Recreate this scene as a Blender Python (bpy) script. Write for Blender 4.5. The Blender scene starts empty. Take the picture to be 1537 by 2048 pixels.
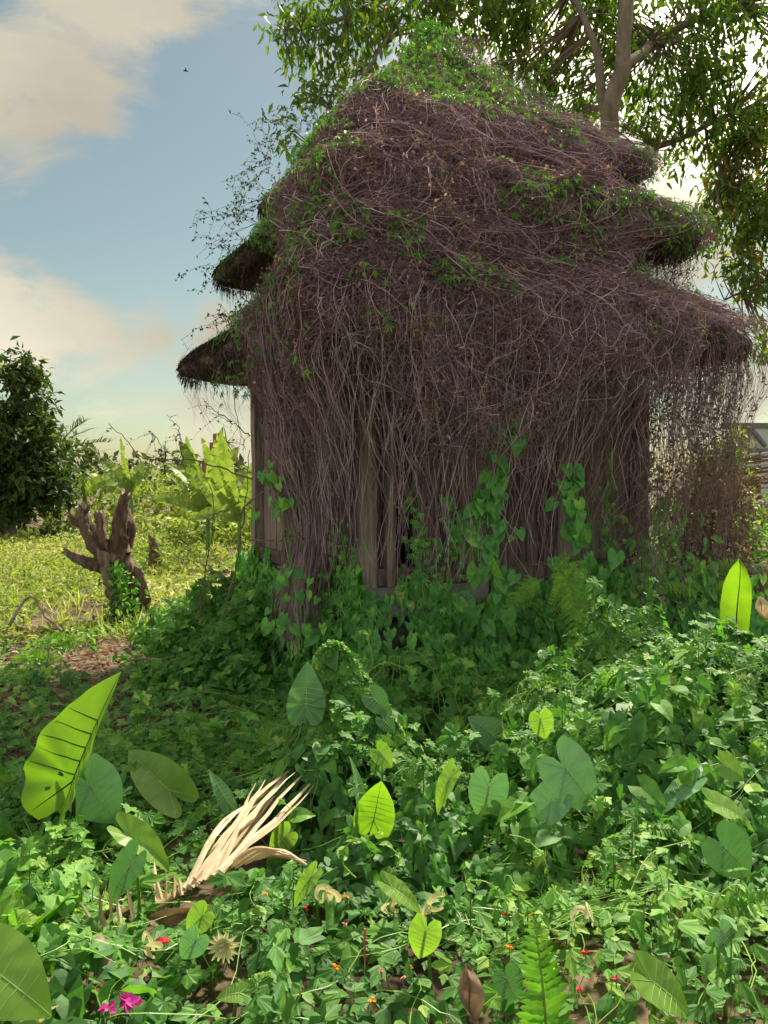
import bpy, math, random
import numpy as np
from mathutils import Vector, Matrix, Quaternion

# ------------------------------------------------------------------ camera
scene = bpy.context.scene
PW, PH, F = 1537.0, 2048.0, 1774.0          # photograph size and focal length in its pixels
CAM = np.array([0.0, 0.0, 1.6])
PITCH = math.atan(64.0 / F)                 # looking slightly down
cam_data = bpy.data.cameras.new('camera')
cam_data.sensor_fit = 'VERTICAL'
cam_data.sensor_height = 24.0
cam_data.lens = 24.0 * F / PH
cam_data.clip_start = 0.05
cam_data.clip_end = 3000.0
cam = bpy.data.objects.new('camera', cam_data)
cam.location = CAM
cam.rotation_euler = (math.pi / 2 - PITCH, 0, 0)
scene.collection.objects.link(cam)
scene.camera = cam

# ------------------------------------------------------------------ light
SUN_AZ, SUN_EL = math.radians(28.0), math.radians(51.0)    # azimuth clockwise from +Y (ahead, to the right)
sun_dir = Vector((math.sin(SUN_AZ) * math.cos(SUN_EL), math.cos(SUN_AZ) * math.cos(SUN_EL), math.sin(SUN_EL)))
sun_data = bpy.data.lights.new('sun', 'SUN')
sun_data.energy = 2.0
sun_data.angle = math.radians(4.0)
sun_data.color = (1.0, 0.90, 0.70)
sun = bpy.data.objects.new('sun', sun_data)
sun.rotation_euler = (-sun_dir).to_track_quat('-Z', 'Y').to_euler()
scene.collection.objects.link(sun)

CLOUD_SHADE, CLOUD_FILL = 0.145, 0.80     # clouds towards the sun; clouds away from it, brightened as fill light
world = bpy.data.worlds.new('World')
scene.world = world
world.use_nodes = True
wt = world.node_tree
wt.nodes.clear()
def wn(t, **kw):
    n = wt.nodes.new(t)
    for k, v in kw.items(): setattr(n, k, v)
    return n
def wl(a, b): wt.links.new(a, b)
def wmath(op, a, b=None, c=None):
    n = wn('ShaderNodeMath', operation=op)
    for i, v in enumerate((a, b, c)):
        if v is None: continue
        if isinstance(v, (int, float)): n.inputs[i].default_value = v
        else: wl(v, n.inputs[i])
    return n.outputs[0]
w_out = wn('ShaderNodeOutputWorld')
w_sky = wn('ShaderNodeTexSky', sky_type='NISHITA')
w_sky.sun_disc = False
w_sky.sun_elevation = SUN_EL
w_sky.sun_rotation = SUN_AZ
w_sky.altitude = 200.0
w_sky.air_density = 1.0
w_sky.dust_density = 1.2
w_sky.ozone_density = 0.6
w_bg = wn('ShaderNodeBackground'); w_bg.inputs['Strength'].default_value = 0.05
w_tone = wn('ShaderNodeVectorMath', operation='MULTIPLY'); w_tone.inputs[1].default_value = (0.45, 0.45, 0.345)
wl(w_sky.outputs[0], w_tone.inputs[0]); wl(w_tone.outputs[0], w_bg.inputs['Color'])
w_tc = wn('ShaderNodeTexCoord')
w_map = wn('ShaderNodeMapping'); w_map.inputs['Scale'].default_value = (1.0, 1.0, 2.3)
wl(w_tc.outputs['Generated'], w_map.inputs['Vector'])
w_n1 = wn('ShaderNodeTexNoise'); w_n1.inputs['Scale'].default_value = 6.5; w_n1.inputs['Detail'].default_value = 10.0
w_n1.inputs['Roughness'].default_value = 0.62; w_n1.inputs['Distortion'].default_value = 0.5
wl(w_map.outputs[0], w_n1.inputs['Vector'])
def sky_dir(px, py):
    v = np.array([(px - PW / 2) / F, 1.0, -(py - PH / 2) / F])
    c, s = math.cos(PITCH), math.sin(PITCH)
    v = np.array([v[0], v[1] * c + v[2] * s, -v[1] * s + v[2] * c])
    return v / np.linalg.norm(v)
field = wmath('MULTIPLY_ADD', w_n1.outputs['Fac'], 2.0, -0.86)  # denser cloud over the unseen sky adds fill light; negative banks clear the view
# banks of cumulus: (pixel direction, angular radius in degrees, amount)
for (bx, by, rad, amt) in ((100, 70, 8.5, .19), (270, 140, 5.5, .17), (60, 200, 4.0, .17), (-180, 60, 12, .15),
                           (40, 640, 3.6, .26), (130, 680, 3.0, .16), (-130, 660, 6, .25), (240, 660, 2.6, .18), (390, 630, 3.2, .26), (520, 650, 3.5, .2),
                           (220, 775, 2.6, .16), (350, 790, 2.4, .12), (60, 420, 5.0, -.34), (300, 440, 5.5, -.40), (490, 330, 6.0, -.38), (200, 910, 6.0, -.28), (470, 150, 4.0, -.2), (250, 360, 4.0, -.15), (1350, 250, 14.0, .25)):
    dv = sky_dir(bx, by)
    dot = wn('ShaderNodeVectorMath', operation='DOT_PRODUCT')
    wl(w_tc.outputs['Generated'], dot.inputs[0]); dot.inputs[1].default_value = tuple(dv)
    mr = wn('ShaderNodeMapRange', interpolation_type='SMOOTHSTEP')
    wl(dot.outputs['Value'], mr.inputs[0])
    mr.inputs[1].default_value = math.cos(math.radians(rad * 1.35)); mr.inputs[2].default_value = math.cos(math.radians(rad * .35))
    mr.inputs[3].default_value = 0.0; mr.inputs[4].default_value = amt
    field = wmath('ADD', field, mr.outputs[0])
mask = wn('ShaderNodeMapRange', interpolation_type='SMOOTHSTEP')
wl(field, mask.inputs[0])
mask.inputs[1].default_value = 0.0; mask.inputs[2].default_value = 0.55; mask.inputs[3].default_value = 0.0; mask.inputs[4].default_value = 0.92
w_n2 = wn('ShaderNodeTexNoise'); w_n2.inputs['Scale'].default_value = 6.0; w_n2.inputs['Detail'].default_value = 6.0
w_mp2 = wn('ShaderNodeMapping'); w_mp2.inputs['Scale'].default_value = (1.0, 1.0, 2.3); w_mp2.inputs['Location'].default_value = (3.1, 1.7, 0.12)
wl(w_tc.outputs['Generated'], w_mp2.inputs['Vector']); wl(w_mp2.outputs[0], w_n2.inputs['Vector'])
w_cr = wn('ShaderNodeValToRGB')
w_cr.color_ramp.elements[0].position = .30; w_cr.color_ramp.elements[0].color = (0.80, 0.71, 0.55, 1)
w_cr.color_ramp.elements[1].position = .66; w_cr.color_ramp.elements[1].color = (1.0, 0.91, 0.70, 1)
wl(w_n2.outputs['Fac'], w_cr.inputs[0])
w_bgc = wn('ShaderNodeBackground'); w_bgc.inputs['Strength'].default_value = 0.44
wl(w_cr.outputs[0], w_bgc.inputs['Color'])
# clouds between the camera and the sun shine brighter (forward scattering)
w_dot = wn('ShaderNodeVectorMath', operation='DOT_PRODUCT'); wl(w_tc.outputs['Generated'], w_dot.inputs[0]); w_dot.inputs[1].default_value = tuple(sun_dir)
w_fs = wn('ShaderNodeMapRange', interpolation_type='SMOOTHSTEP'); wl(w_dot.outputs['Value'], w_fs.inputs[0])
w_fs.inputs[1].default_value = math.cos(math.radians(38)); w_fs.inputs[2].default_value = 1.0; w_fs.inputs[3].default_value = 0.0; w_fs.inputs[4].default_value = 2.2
# clouds lit from the front (away from the sun) are brightened as fill for the hut, mostly out of view; those seen against the light show their shaded side
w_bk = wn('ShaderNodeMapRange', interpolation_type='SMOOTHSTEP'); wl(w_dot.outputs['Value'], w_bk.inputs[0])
w_bk.inputs[1].default_value = 0.60; w_bk.inputs[2].default_value = 0.05; w_bk.inputs[3].default_value = CLOUD_SHADE; w_bk.inputs[4].default_value = CLOUD_FILL
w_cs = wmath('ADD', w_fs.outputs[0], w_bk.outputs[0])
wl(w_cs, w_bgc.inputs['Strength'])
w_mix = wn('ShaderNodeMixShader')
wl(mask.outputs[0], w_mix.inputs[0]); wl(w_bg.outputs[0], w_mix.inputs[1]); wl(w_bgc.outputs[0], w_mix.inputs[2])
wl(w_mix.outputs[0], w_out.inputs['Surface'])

vs = scene.view_settings
scene.display_settings.display_device = 'sRGB'
vs.view_transform = 'Standard'
vs.look = 'None'
vs.exposure = 2.3
vs.gamma = 1.0
vs.use_curve_mapping = False
scene.cycles.max_bounces = 8
scene.cycles.diffuse_bounces = 3
scene.cycles.glossy_bounces = 2
scene.cycles.transmission_bounces = 6
scene.cycles.transparent_max_bounces = 8
scene.cycles.caustics_reflective = False
scene.cycles.caustics_refractive = False
scene.cycles.use_denoising = True
scene.cycles.sample_clamp_indirect = 6.0

# ------------------------------------------------------------------ helpers
rng = np.random.default_rng(11)
random.seed(5)
C = scene.collection
MATS = {}

def P(px, py, Y):
    """World point seen at pixel (px, py) of the photograph, at distance Y ahead."""
    d = sky_dir(px, py)
    return CAM + d * (Y / d[1])
def PZ(px, py, z=0.0):
    d = sky_dir(px, py)
    return CAM + d * ((z - CAM[2]) / d[2])
def nrm(v):
    v = np.asarray(v, float)
    return v / np.maximum(np.linalg.norm(v, axis=-1, keepdims=True), 1e-9)

_perm = np.random.default_rng(3).random((64, 64))
def vnoise(x, y):
    x = np.asarray(x, float); y = np.asarray(y, float)
    xi = np.floor(x).astype(int); yi = np.floor(y).astype(int)
    fx = x - xi; fy = y - yi
    fx = fx * fx * (3 - 2 * fx); fy = fy * fy * (3 - 2 * fy)
    g = lambda a, b: _perm[a % 64, b % 64]
    return (g(xi, yi) * (1 - fx) + g(xi + 1, yi) * fx) * (1 - fy) + (g(xi, yi + 1) * (1 - fx) + g(xi + 1, yi + 1) * fx) * fy
def sstep(a, b, x):
    t = np.clip((np.asarray(x, float) - a) / (b - a), 0, 1)
    return t * t * (3 - 2 * t)

class Soup:
    """Collects many faces (numpy) and links them as one mesh object."""
    def __init__(self):
        self.v, self.f3, self.f4, self.t, self.n = [], [], [], [], 0
    def add(self, verts, tris=None, quads=None, tint=0.5):
        verts = np.asarray(verts, float).reshape(-1, 3)
        if tris is not None and len(tris): self.f3.append(np.asarray(tris, np.int64).reshape(-1, 3) + self.n)
        if quads is not None and len(quads): self.f4.append(np.asarray(quads, np.int64).reshape(-1, 4) + self.n)
        self.v.append(verts)
        t = np.asarray(tint, float)
        self.t.append(np.full(len(verts), float(t)) if t.ndim == 0 else t)
        self.n += len(verts)
    def tubes(self, paths, radii, sides=3, tint=0.5, caps=False):
        p = np.asarray(paths, float)
        if p.ndim == 2: p = p[None]
        N, K, _ = p.shape
        r = np.broadcast_to(np.asarray(radii, float), (N, K)) if np.ndim(radii) != 1 or len(np.asarray(radii)) == K else np.asarray(radii, float)[:, None].repeat(K, 1)
        tg = nrm(np.gradient(p, axis=1))
        ref = np.zeros((N, 1, 3)); ref[..., 0] = .31; ref[..., 1] = .83; ref[..., 2] = .17
        steep = np.abs((tg * nrm(ref)).sum(-1, keepdims=True)).max(1, keepdims=True) > .95
        ref = np.where(steep, np.array([[[.9, -.2, .35]]]), ref)
        a = nrm(np.cross(tg, np.broadcast_to(ref, tg.shape))); b = np.cross(tg, a)
        ang = np.arange(sides) * 2 * math.pi / sides
        ring = a[:, :, None] * np.cos(ang)[None, None, :, None] + b[:, :, None] * np.sin(ang)[None, None, :, None]
        v = p[:, :, None] + ring * r[:, :, None, None]
        idx = np.arange(N * K * sides).reshape(N, K, sides)
        i0 = idx[:, :-1]; i1 = idx[:, 1:]
        q = np.stack([i0, np.roll(i0, -1, 2), np.roll(i1, -1, 2), i1], -1).reshape(-1, 4)
        t = np.asarray(tint, float)
        tt = t if t.ndim == 0 else np.repeat(t, K * sides)
        self.add(v.reshape(-1, 3), quads=q, tint=tt)
        if caps:
            for n in range(N):
                for k, fl in ((0, True), (K - 1, False)):
                    ids = idx[n, k]; base = self.n
                    vv = v[n, k]
                    self.add(np.vstack([vv, vv.mean(0)]), tris=[(j, (j + 1) % sides, sides) if not fl else ((j + 1) % sides, j, sides) for j in range(sides)],
                             tint=float(t) if t.ndim == 0 else float(t[n]))
        return self
    def inst(self, tpl, pos, R, scale, tint=0.5):
        """N copies of a template (verts, tris): R (N,3,3) columns = local axes."""
        tv, tf = tpl
        pos = np.asarray(pos, float); N = len(pos)
        if N == 0: return self
        sc = np.asarray(scale, float)
        if sc.ndim == 1: sc = sc[:, None].repeat(3, 1)
        lv = tv[None] * sc[:, None, :]
        v = np.einsum('nij,nmj->nmi', R, lv) + pos[:, None]
        f = tf[None] + (np.arange(N) * len(tv))[:, None, None]
        t = np.asarray(tint, float)
        self.add(v.reshape(-1, 3), tris=f.reshape(-1, 3), tint=t if t.ndim == 0 else np.repeat(t, len(tv)))
        return self
    def mesh(self, name, mat=None, smooth=False):
        me = bpy.data.meshes.new(name)
        if not self.v: return me
        v = np.concatenate(self.v).astype(np.float32)
        f3 = np.concatenate(self.f3) if self.f3 else np.zeros((0, 3), np.int64)
        f4 = np.concatenate(self.f4) if self.f4 else np.zeros((0, 4), np.int64)
        loops = np.concatenate([f3.ravel(), f4.ravel()]).astype(np.int32)
        starts = np.concatenate([np.arange(len(f3)) * 3, len(f3) * 3 + np.arange(len(f4)) * 4]).astype(np.int32)
        me.vertices.add(len(v)); me.vertices.foreach_set('co', v.ravel())
        me.loops.add(len(loops)); me.loops.foreach_set('vertex_index', loops)
        me.polygons.add(len(starts)); me.polygons.foreach_set('loop_start', starts)
        if smooth: me.polygons.foreach_set('use_smooth', np.ones(len(starts), bool))
        else: me.polygons.foreach_set('use_smooth', np.zeros(len(starts), bool))
        at = me.attributes.new('tint', 'FLOAT', 'POINT')
        at.data.foreach_set('value', np.concatenate(self.t).astype(np.float32))
        me.update(calc_edges=True)
        me.validate()
        if mat is not None: me.materials.append(mat)
        return me
    def build(self, name, mat, parent=None, smooth=False, **props):
        return link(name, self.mesh(name, mat, smooth), parent, **props)

def link(name, me, parent=None, loc=None, **props):
    o = bpy.data.objects.new(name, me)
    C.objects.link(o)
    if parent is not None: o.parent = parent
    if loc is not None: o.location = loc
    for k, v in props.items(): o[k] = v
    return o
def thing(name, label, category, loc=(0, 0, 0), rz=0.0, group=None):
    o = bpy.data.objects.new(name, None)
    C.objects.link(o)
    o.empty_display_size = 0.1
    o.location = tuple(loc); o.rotation_euler = (0, 0, rz)
    o['label'] = label; o['category'] = category
    if group: o['group'] = group
    return o

def frames(d, n):
    """Rotation matrices whose y column is d (leaf length) and z column is close to n (leaf face)."""
    d = nrm(d); n = np.asarray(n, float)
    x = nrm(np.cross(d, n)); z = np.cross(x, d)
    return np.stack([x, d, z], -1)
def rand_dir(N):
    return nrm(rng.normal(size=(N, 3)))
def box(s, c, h, tint=0.5, jit=0.0, R=None):
    """Box with centre c and half sizes h; jit moves the corners a little."""
    c = np.asarray(c, float); h = np.asarray(h, float)
    k = np.array([(-1, -1, -1), (1, -1, -1), (1, 1, -1), (-1, 1, -1), (-1, -1, 1), (1, -1, 1), (1, 1, 1), (-1, 1, 1)], float)
    v = k * h + (rng.uniform(-jit, jit, (8, 3)) if jit else 0)
    if R is not None: v = v @ np.asarray(R).T
    s.add(v + c, quads=[(0, 3, 2, 1), (4, 5, 6, 7), (0, 1, 5, 4), (1, 2, 6, 5), (2, 3, 7, 6), (3, 0, 4, 7)], tint=tint)
def spline(pts, K):
    """Catmull-Rom through the points, K samples."""
    p = np.asarray(pts, float)
    p = np.vstack([2 * p[0] - p[1], p, 2 * p[-1] - p[-2]])
    n = len(p) - 3
    out = []
    for u in np.linspace(0, n - 1e-6, K):
        i = int(u); t = u - i
        a, b, c, d = p[i:i + 4]
        out.append(.5 * (2 * b + (c - a) * t + (2 * a - 5 * b + 4 * c - d) * t * t + (3 * b - a - 3 * c + d) * t ** 3))
    return np.array(out)

# ------------------------------------------------------------------ materials
def newmat(name):
    m = bpy.data.materials.new(name); m.use_nodes = True
    t = m.node_tree; t.nodes.clear()
    out = t.nodes.new('ShaderNodeOutputMaterial')
    MATS[name] = m
    return m, t, out
def ramp(t, stops, interp='LINEAR'):
    r = t.nodes.new('ShaderNodeValToRGB')
    r.color_ramp.interpolation = interp
    el = r.color_ramp.elements
    while len(el) < len(stops): el.new(0.5)
    for e, (p, c) in zip(el, stops):
        e.position = p; e.color = (c[0], c[1], c[2], 1)
    return r
def leafmat(name, stops, rough=.42, transl=.38, tcol=(1.25, 1.35, .55), spec=.45, mottle=.35, nscale=22.0):
    m, t, out = newmat(name)
    N = t.nodes.new; L = t.links.new
    at = N('ShaderNodeAttribute'); at.attribute_name = 'tint'
    cr = ramp(t, stops); L(at.outputs['Fac'], cr.inputs[0])
    geo = N('ShaderNodeNewGeometry')
    no = N('ShaderNodeTexNoise'); no.inputs['Scale'].default_value = nscale; no.inputs['Detail'].default_value = 3.0
    L(geo.outputs['Position'], no.inputs['Vector'])
    mr = N('ShaderNodeMapRange'); mr.inputs[1].default_value = .25; mr.inputs[2].default_value = .75
    mr.inputs[3].default_value = 1 - mottle; mr.inputs[4].default_value = 1 + mottle
    L(no.outputs['Fac'], mr.inputs[0])
    mx = N('ShaderNodeVectorMath'); mx.operation = 'SCALE'
    L(cr.outputs[0], mx.inputs[0]); L(mr.outputs[0], mx.inputs['Scale'])
    b = N('ShaderNodeBsdfPrincipled'); b.inputs['Roughness'].default_value = rough
    b.inputs['Specular IOR Level'].default_value = spec
    L(mx.outputs[0], b.inputs['Base Color'])
    tm = N('ShaderNodeVectorMath'); tm.operation = 'MULTIPLY'; tm.inputs[1].default_value = tcol
    L(mx.outputs[0], tm.inputs[0])
    tr = N('ShaderNodeBsdfTranslucent'); L(tm.outputs[0], tr.inputs['Color'])
    ms = N('ShaderNodeMixShader'); ms.inputs[0].default_value = transl
    L(b.outputs[0], ms.inputs[1]); L(tr.outputs[0], ms.inputs[2]); L(ms.outputs[0], out.inputs['Surface'])
    return m
def solidmat(name, stops, rough=.8, nscale=8.0, bump=.3, bscale=40.0, spec=.25, stretch=(1, 1, 1), use_tint=.5, detail=5.0):
    """Noise-driven colour (plus the mesh's own tint) with a fine bump."""
    m, t, out = newmat(name)
    N = t.nodes.new; L = t.links.new
    tc = N('ShaderNodeTexCoord'); mp = N('ShaderNodeMapping'); mp.inputs['Scale'].default_value = stretch
    L(tc.outputs['Object'], mp.inputs['Vector'])
    no = N('ShaderNodeTexNoise'); no.inputs['Scale'].default_value = nscale; no.inputs['Detail'].default_value = detail; no.inputs['Roughness'].default_value = .62
    L(mp.outputs[0], no.inputs['Vector'])
    at = N('ShaderNodeAttribute'); at.attribute_name = 'tint'
    ma = N('ShaderNodeMath'); ma.operation = 'MULTIPLY_ADD'; ma.inputs[1].default_value = use_tint
    L(at.outputs['Fac'], ma.inputs[0])
    mb = N('ShaderNodeMath'); mb.operation = 'SUBTRACT'; mb.inputs[1].default_value = use_tint * .5
    L(no.outputs['Fac'], mb.inputs[0]); L(mb.outputs[0], ma.inputs[2])
    cr = ramp(t, stops); L(ma.outputs[0], cr.inputs[0])
    b = N('ShaderNodeBsdfPrincipled'); b.inputs['Roughness'].default_value = rough; b.inputs['Specular IOR Level'].default_value = spec
    L(cr.outputs[0], b.inputs['Base Color'])
    if bump:
        n2 = N('ShaderNodeTexNoise'); n2.inputs['Scale'].default_value = bscale; n2.inputs['Detail'].default_value = 4.0
        L(mp.outputs[0], n2.inputs['Vector'])
        bp = N('ShaderNodeBump'); bp.inputs['Strength'].default_value = bump; bp.inputs['Distance'].default_value = .01
        L(n2.outputs['Fac'], bp.inputs['Height']); L(bp.outputs[0], b.inputs['Normal'])
    L(b.outputs[0], out.inputs['Surface'])
    return m

M_ground = solidmat('soil', [(.25, (.045, .03, .02)), (.5, (.10, .07, .045)), (.75, (.17, .125, .08))], .95, 3.0, .8, 25.0)
M_cover = leafmat('ground_cover_leaf', [(0, (0.042, 0.134, 0.028)), (.45, (0.094, 0.257, 0.046)), (.8, (0.178, 0.380, 0.062)), (1, (0.318, 0.492, 0.094))], .55, .42, spec=.3)
M_heart = leafmat('heart_vine_leaf', [(0, (0.040, 0.134, 0.036)), (.5, (0.086, 0.243, 0.051)), (.85, (0.173, 0.377, 0.058)), (1, (0.311, 0.486, 0.077))], .52, .40, spec=.32)
M_climb_lifted = leafmat('climber_leaf_lifted', [(0, (0.063, 0.209, 0.068)), (.5, (0.136, 0.378, 0.097)), (.85, (0.274, 0.587, 0.109)), (1, (0.493, 0.600, 0.145))], .52, .40, spec=.32)  # heart leaf colours lightened to offset the shade on plinth and wall
M_ivy = leafmat('small_vine_leaf', [(0, (0.045, 0.128, 0.030)), (.5, (0.098, 0.255, 0.045)), (1, (0.240, 0.420, 0.060))], .5)
M_taro_blue = leafmat('taro_leaf_blue_green', [(0, (.13, .29, .15)), (1, (.18, .38, .19))], .5, .25, (1.1, 1.3, .5), .5, .10, 9.0)
M_taro_lime = leafmat('taro_leaf_lime', [(0, (.15, .31, .05)), (1, (.27, .45, .08))], .45, .45, (1.25, 1.3, .4), .45, .15, 9.0)
M_taro_dark = leafmat('taro_leaf_dark', [(0, (.075, .20, .08)), (1, (.11, .27, .09))], .48, .25, (1.1, 1.3, .5), .5, .12, 9.0)
M_ear = leafmat('elephant_ear_leaf', [(0, (.13, .30, .03)), (1, (.24, .42, .04))], .5, .5, (1.2, 1.3, .35), .35, .20, 7.0)
M_vein_dark = solidmat('dark_vein', [(0, (.03, .022, .02)), (1, (.06, .035, .025))], .5, 6, 0)
M_vein_pale = leafmat('pale_vein', [(0, (.42, .56, .28)), (1, (.5, .64, .34))], .6, .45)
M_stalk = leafmat('green_stalk', [(0, (.07, .18, .03)), (1, (.22, .38, .06))], .45, .1, (1.2, 1.3, .5), .4, .2)
M_tendril = leafmat('tendril', [(0, (.28, .45, .08)), (1, (.45, .55, .16))], .5, .2, (1.1, 1.1, .6), .3, .15)
M_fern = leafmat('fern_leaf', [(0, (.07, .22, .025)), (.6, (.17, .38, .04)), (1, (.36, .52, .06))], .5, .45)
M_crop = leafmat('crop_leaf', [(0, (.13, .24, .04)), (.5, (.26, .36, .06)), (.85, (.40, .46, .13)), (1, (.60, .58, .34))], .6, .40, (1.1, 1.1, .6), .25)
M_mango = leafmat('tree_leaf', [(0, (.045, .10, .018)), (.5, (.09, .18, .026)), (.85, (.18, .28, .03)), (.95, (.26, .30, .04)), (1, (.30, .18, .06))], .45, .42, (1.35, 1.4, .4), .4)
M_dark_tree = leafmat('dark_tree_leaf', [(0, (.03, .06, .02)), (.7, (.07, .115, .03)), (1, (.17, .20, .04))], .5, .35, spec=.3)
M_far_tree = leafmat('far_tree_leaf', [(0, (.045, .07, .03)), (1, (.10, .14, .05))], .6, .25)
M_banana = leafmat('banana_leaf', [(0, (.12, .21, .04)), (.6, (.22, .32, .07)), (1, (.38, .43, .14))], .45, .42, (1.15, 1.15, .5), .35, .2)
M_shoot = leafmat('young_banana_leaf', [(0, (0.165, 0.383, 0.030)), (1, (0.270, 0.510, 0.040))], .45, .6, (1.35, 1.3, .35), .35, .08)
M_bark = solidmat('bark', [(.2, (.09, .075, .06)), (.5, (.20, .17, .14)), (.8, (.34, .30, .25))], .9, 9, .9, 35, stretch=(1, 1, .3))
M_stump = solidmat('weathered_stump', [(.25, (.03, .02, .014)), (.45, (.09, .06, .042)), (.62, (.17, .12, .09)), (.85, (.34, .27, .21))], .95, 14, 1.0, 45, stretch=(1.6, 1.6, .35), use_tint=.35, detail=8.0)
M_dead = solidmat('dead_vine', [(.1, (.160, .100, .125)), (.45, (.335, .230, .275)), (.75, (.50, .375, .415)), (1, (.67, .55, .56))], .85, 6, 0, use_tint=.9)
M_deadleaf = leafmat('dead_leaf_bit', [(0, (.13, .08, .06)), (.6, (.26, .17, .115)), (1, (.52, .42, .26))], .8, .25, (1.2, 1.0, .8), .15)
M_thatch = solidmat('thatch', [(.15, (.025, .020, .018)), (.5, (.065, .052, .042)), (.85, (.13, .105, .08))], .95, 14, .9, 60, stretch=(1, 1, 1), use_tint=.6)
M_moss = leafmat('moss', [(0, (.04, .08, .015)), (1, (.10, .17, .025))], .9, .1, (1, 1, .5), .1)
M_wood = solidmat('weathered_wood', [(.25, (.07, .048, .044)), (.5, (.20, .15, .135)), (.78, (.36, .28, .25))], .85, 5, .9, 22, stretch=(9, 9, .6), use_tint=.6, detail=8.0)
M_wood_pale = solidmat('pale_post_wood', [(.3, (.10, .08, .07)), (.5, (.24, .20, .175)), (.75, (.42, .37, .33))], .85, 5, .9, 22, stretch=(9, 9, .6), use_tint=.4, detail=8.0)
M_cream = solidmat('cream_paint', [(.2, (.25, .24, .19)), (.5, (.50, .48, .40)), (.8, (.62, .60, .52))], .7, 6, .3, 20)
M_stone = solidmat('grey_stone', [(.2, (.075, .07, .075)), (.5, (.17, .16, .165)), (.8, (.30, .29, .29))], .9, 6, .8, 30, use_tint=.5)
M_straw = leafmat('dry_straw', [(0, (0.288, 0.178, 0.092)), (.5, (0.544, 0.414, 0.251)), (1, (0.704, 0.592, 0.422))], .6, .25, (1.1, 1, .8), .3, .18, 30)
M_brownfrond = leafmat('brown_frond', [(0, (.10, .06, .04)), (1, (.34, .23, .15))], .7, .2, (1.1, 1, .8), .25, .2, 30)
M_palmleaf = leafmat('cut_palm_leaf', [(0, (.62, .58, .30)), (1, (.80, .76, .48))], .5, .3, (1, 1, .8), .3, .08)
M_stick = solidmat('dry_stick', [(.2, (.09, .065, .05)), (.5, (.20, .15, .12)), (.8, (.36, .29, .23))], .9, 8, .6, 40, use_tint=.6)
# ------------------------------------------------------------------ leaf templates (length 1 along +y, face +z, stalk at the origin)
def strip_leaf(ys, ws, fold=.25, droop=.25, wave=0.0, notch=0.0):
    """Midrib plus the two margins; ws = half widths; first margin point may lie behind the stalk (notch)."""
    v = []; n = len(ys)
    for y in ys: v.append((0, y, -droop * y * y))
    for s in (-1, 1):
        for i, (y, w) in enumerate(zip(ys, ws)):
            yy = y - (notch * (1 - y) ** 3)
            v.append((s * w, yy, -droop * yy * yy + fold * w + wave * math.sin(i * 2.3 + s)))
    f = []
    for k, s in ((1, -1), (2, 1)):
        for i in range(n - 1):
            a, b, c, d = i, i + 1, k * n + i + 1, k * n + i
            q = [(a, b, c), (a, c, d)] if s < 0 else [(a, c, b), (a, d, c)]
            f += q
    return np.array(v, float), np.array(f)
T_ovate = strip_leaf([0, .2, .45, .75, 1], [0.01, .20, .25, .15, .005], .3, .25)
T_mango = strip_leaf([0, .25, .55, .82, 1], [.01, .10, .125, .07, .004], .35, .45)
T_heart = strip_leaf([0, .12, .35, .6, .82, 1], [.26, .42, .44, .30, .13, .004], .22, .28, .02, .34)
T_heart2 = strip_leaf([0, .12, .35, .6, .82, 1], [.24, .40, .42, .28, .12, .004], .42, .5, .035, .34)
T_simple = (np.array([(0, 0, 0), (-.24, .45, .04), (0, .5, -.06), (.24, .45, .04), (0, 1, -.24)], float), np.array([(0, 2, 1), (0, 3, 2), (1, 2, 4), (2, 3, 4)]))
T_long = (np.array([(0, 0, 0), (-.17, .42, .03), (0, .42, -.06), (.17, .42, .03), (-.11, .78, -.22), (0, .78, -.27), (.11, .78, -.22), (0, 1, -.45)], float), np.array([(0, 2, 1), (0, 3, 2), (1, 2, 5), (1, 5, 4), (2, 3, 6), (2, 6, 5), (4, 5, 7), (5, 6, 7)]))
T_heart_l = strip_leaf([0, .15, .5, 1], [.28, .44, .36, .004], .25, .32, .02, .34)
def fan_leaf(angs, rads, centre=(0, .0), bowl=.12, droop=.25, jag=.03):
    v = [(centre[0], centre[1], 0)]
    for a, r in zip(angs, rads):
        x = r * math.sin(math.radians(a)); y = r * math.cos(math.radians(a))
        v.append((x, y, bowl * r * (1 if r > .45 else .2) - droop * (x * x * .7 + y * y) + rng.uniform(-jag, jag)))
    f = [(0, i + 1, i) for i in range(1, len(angs))]
    return np.array(v, float), np.array(f)
_la = [-158, -140, -122, -108, -92, -78, -64, -52, -38, -24, -12, 0, 12, 24, 38, 52, 64, 78, 92, 108, 122, 140, 158]
_lr = [.30, .50, .56, .44, .60, .72, .60, .52, .66, .56, .80, 1.0, .80, .56, .66, .52, .60, .72, .60, .44, .56, .50, .30]
T_lobed = fan_leaf(_la, [r * .95 for r in _lr], (0, 0), .10, .22, .03)
T_lobed2 = fan_leaf(_la, [r * .95 for r in _lr], (0, 0), .22, .42, .05)
T_lobed_l = fan_leaf([-158, -122, -108, -78, -52, -38, -24, 0, 24, 38, 52, 78, 108, 122, 158], [.28, .53, .42, .68, .49, .62, .53, .95, .53, .62, .49, .68, .42, .53, .28], (0, 0), .15, .3, .03)
_wa = [-95, -60, -38, -30, -18, -13, 0, 13, 18, 30, 38, 60, 95]
_wr = [.10, .26, .62, .56, .60, .74, 1.0, .74, .60, .56, .62, .26, .10]
T_wedelia = fan_leaf(_wa, _wr, (0, 0), .12, .22, .02)
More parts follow.
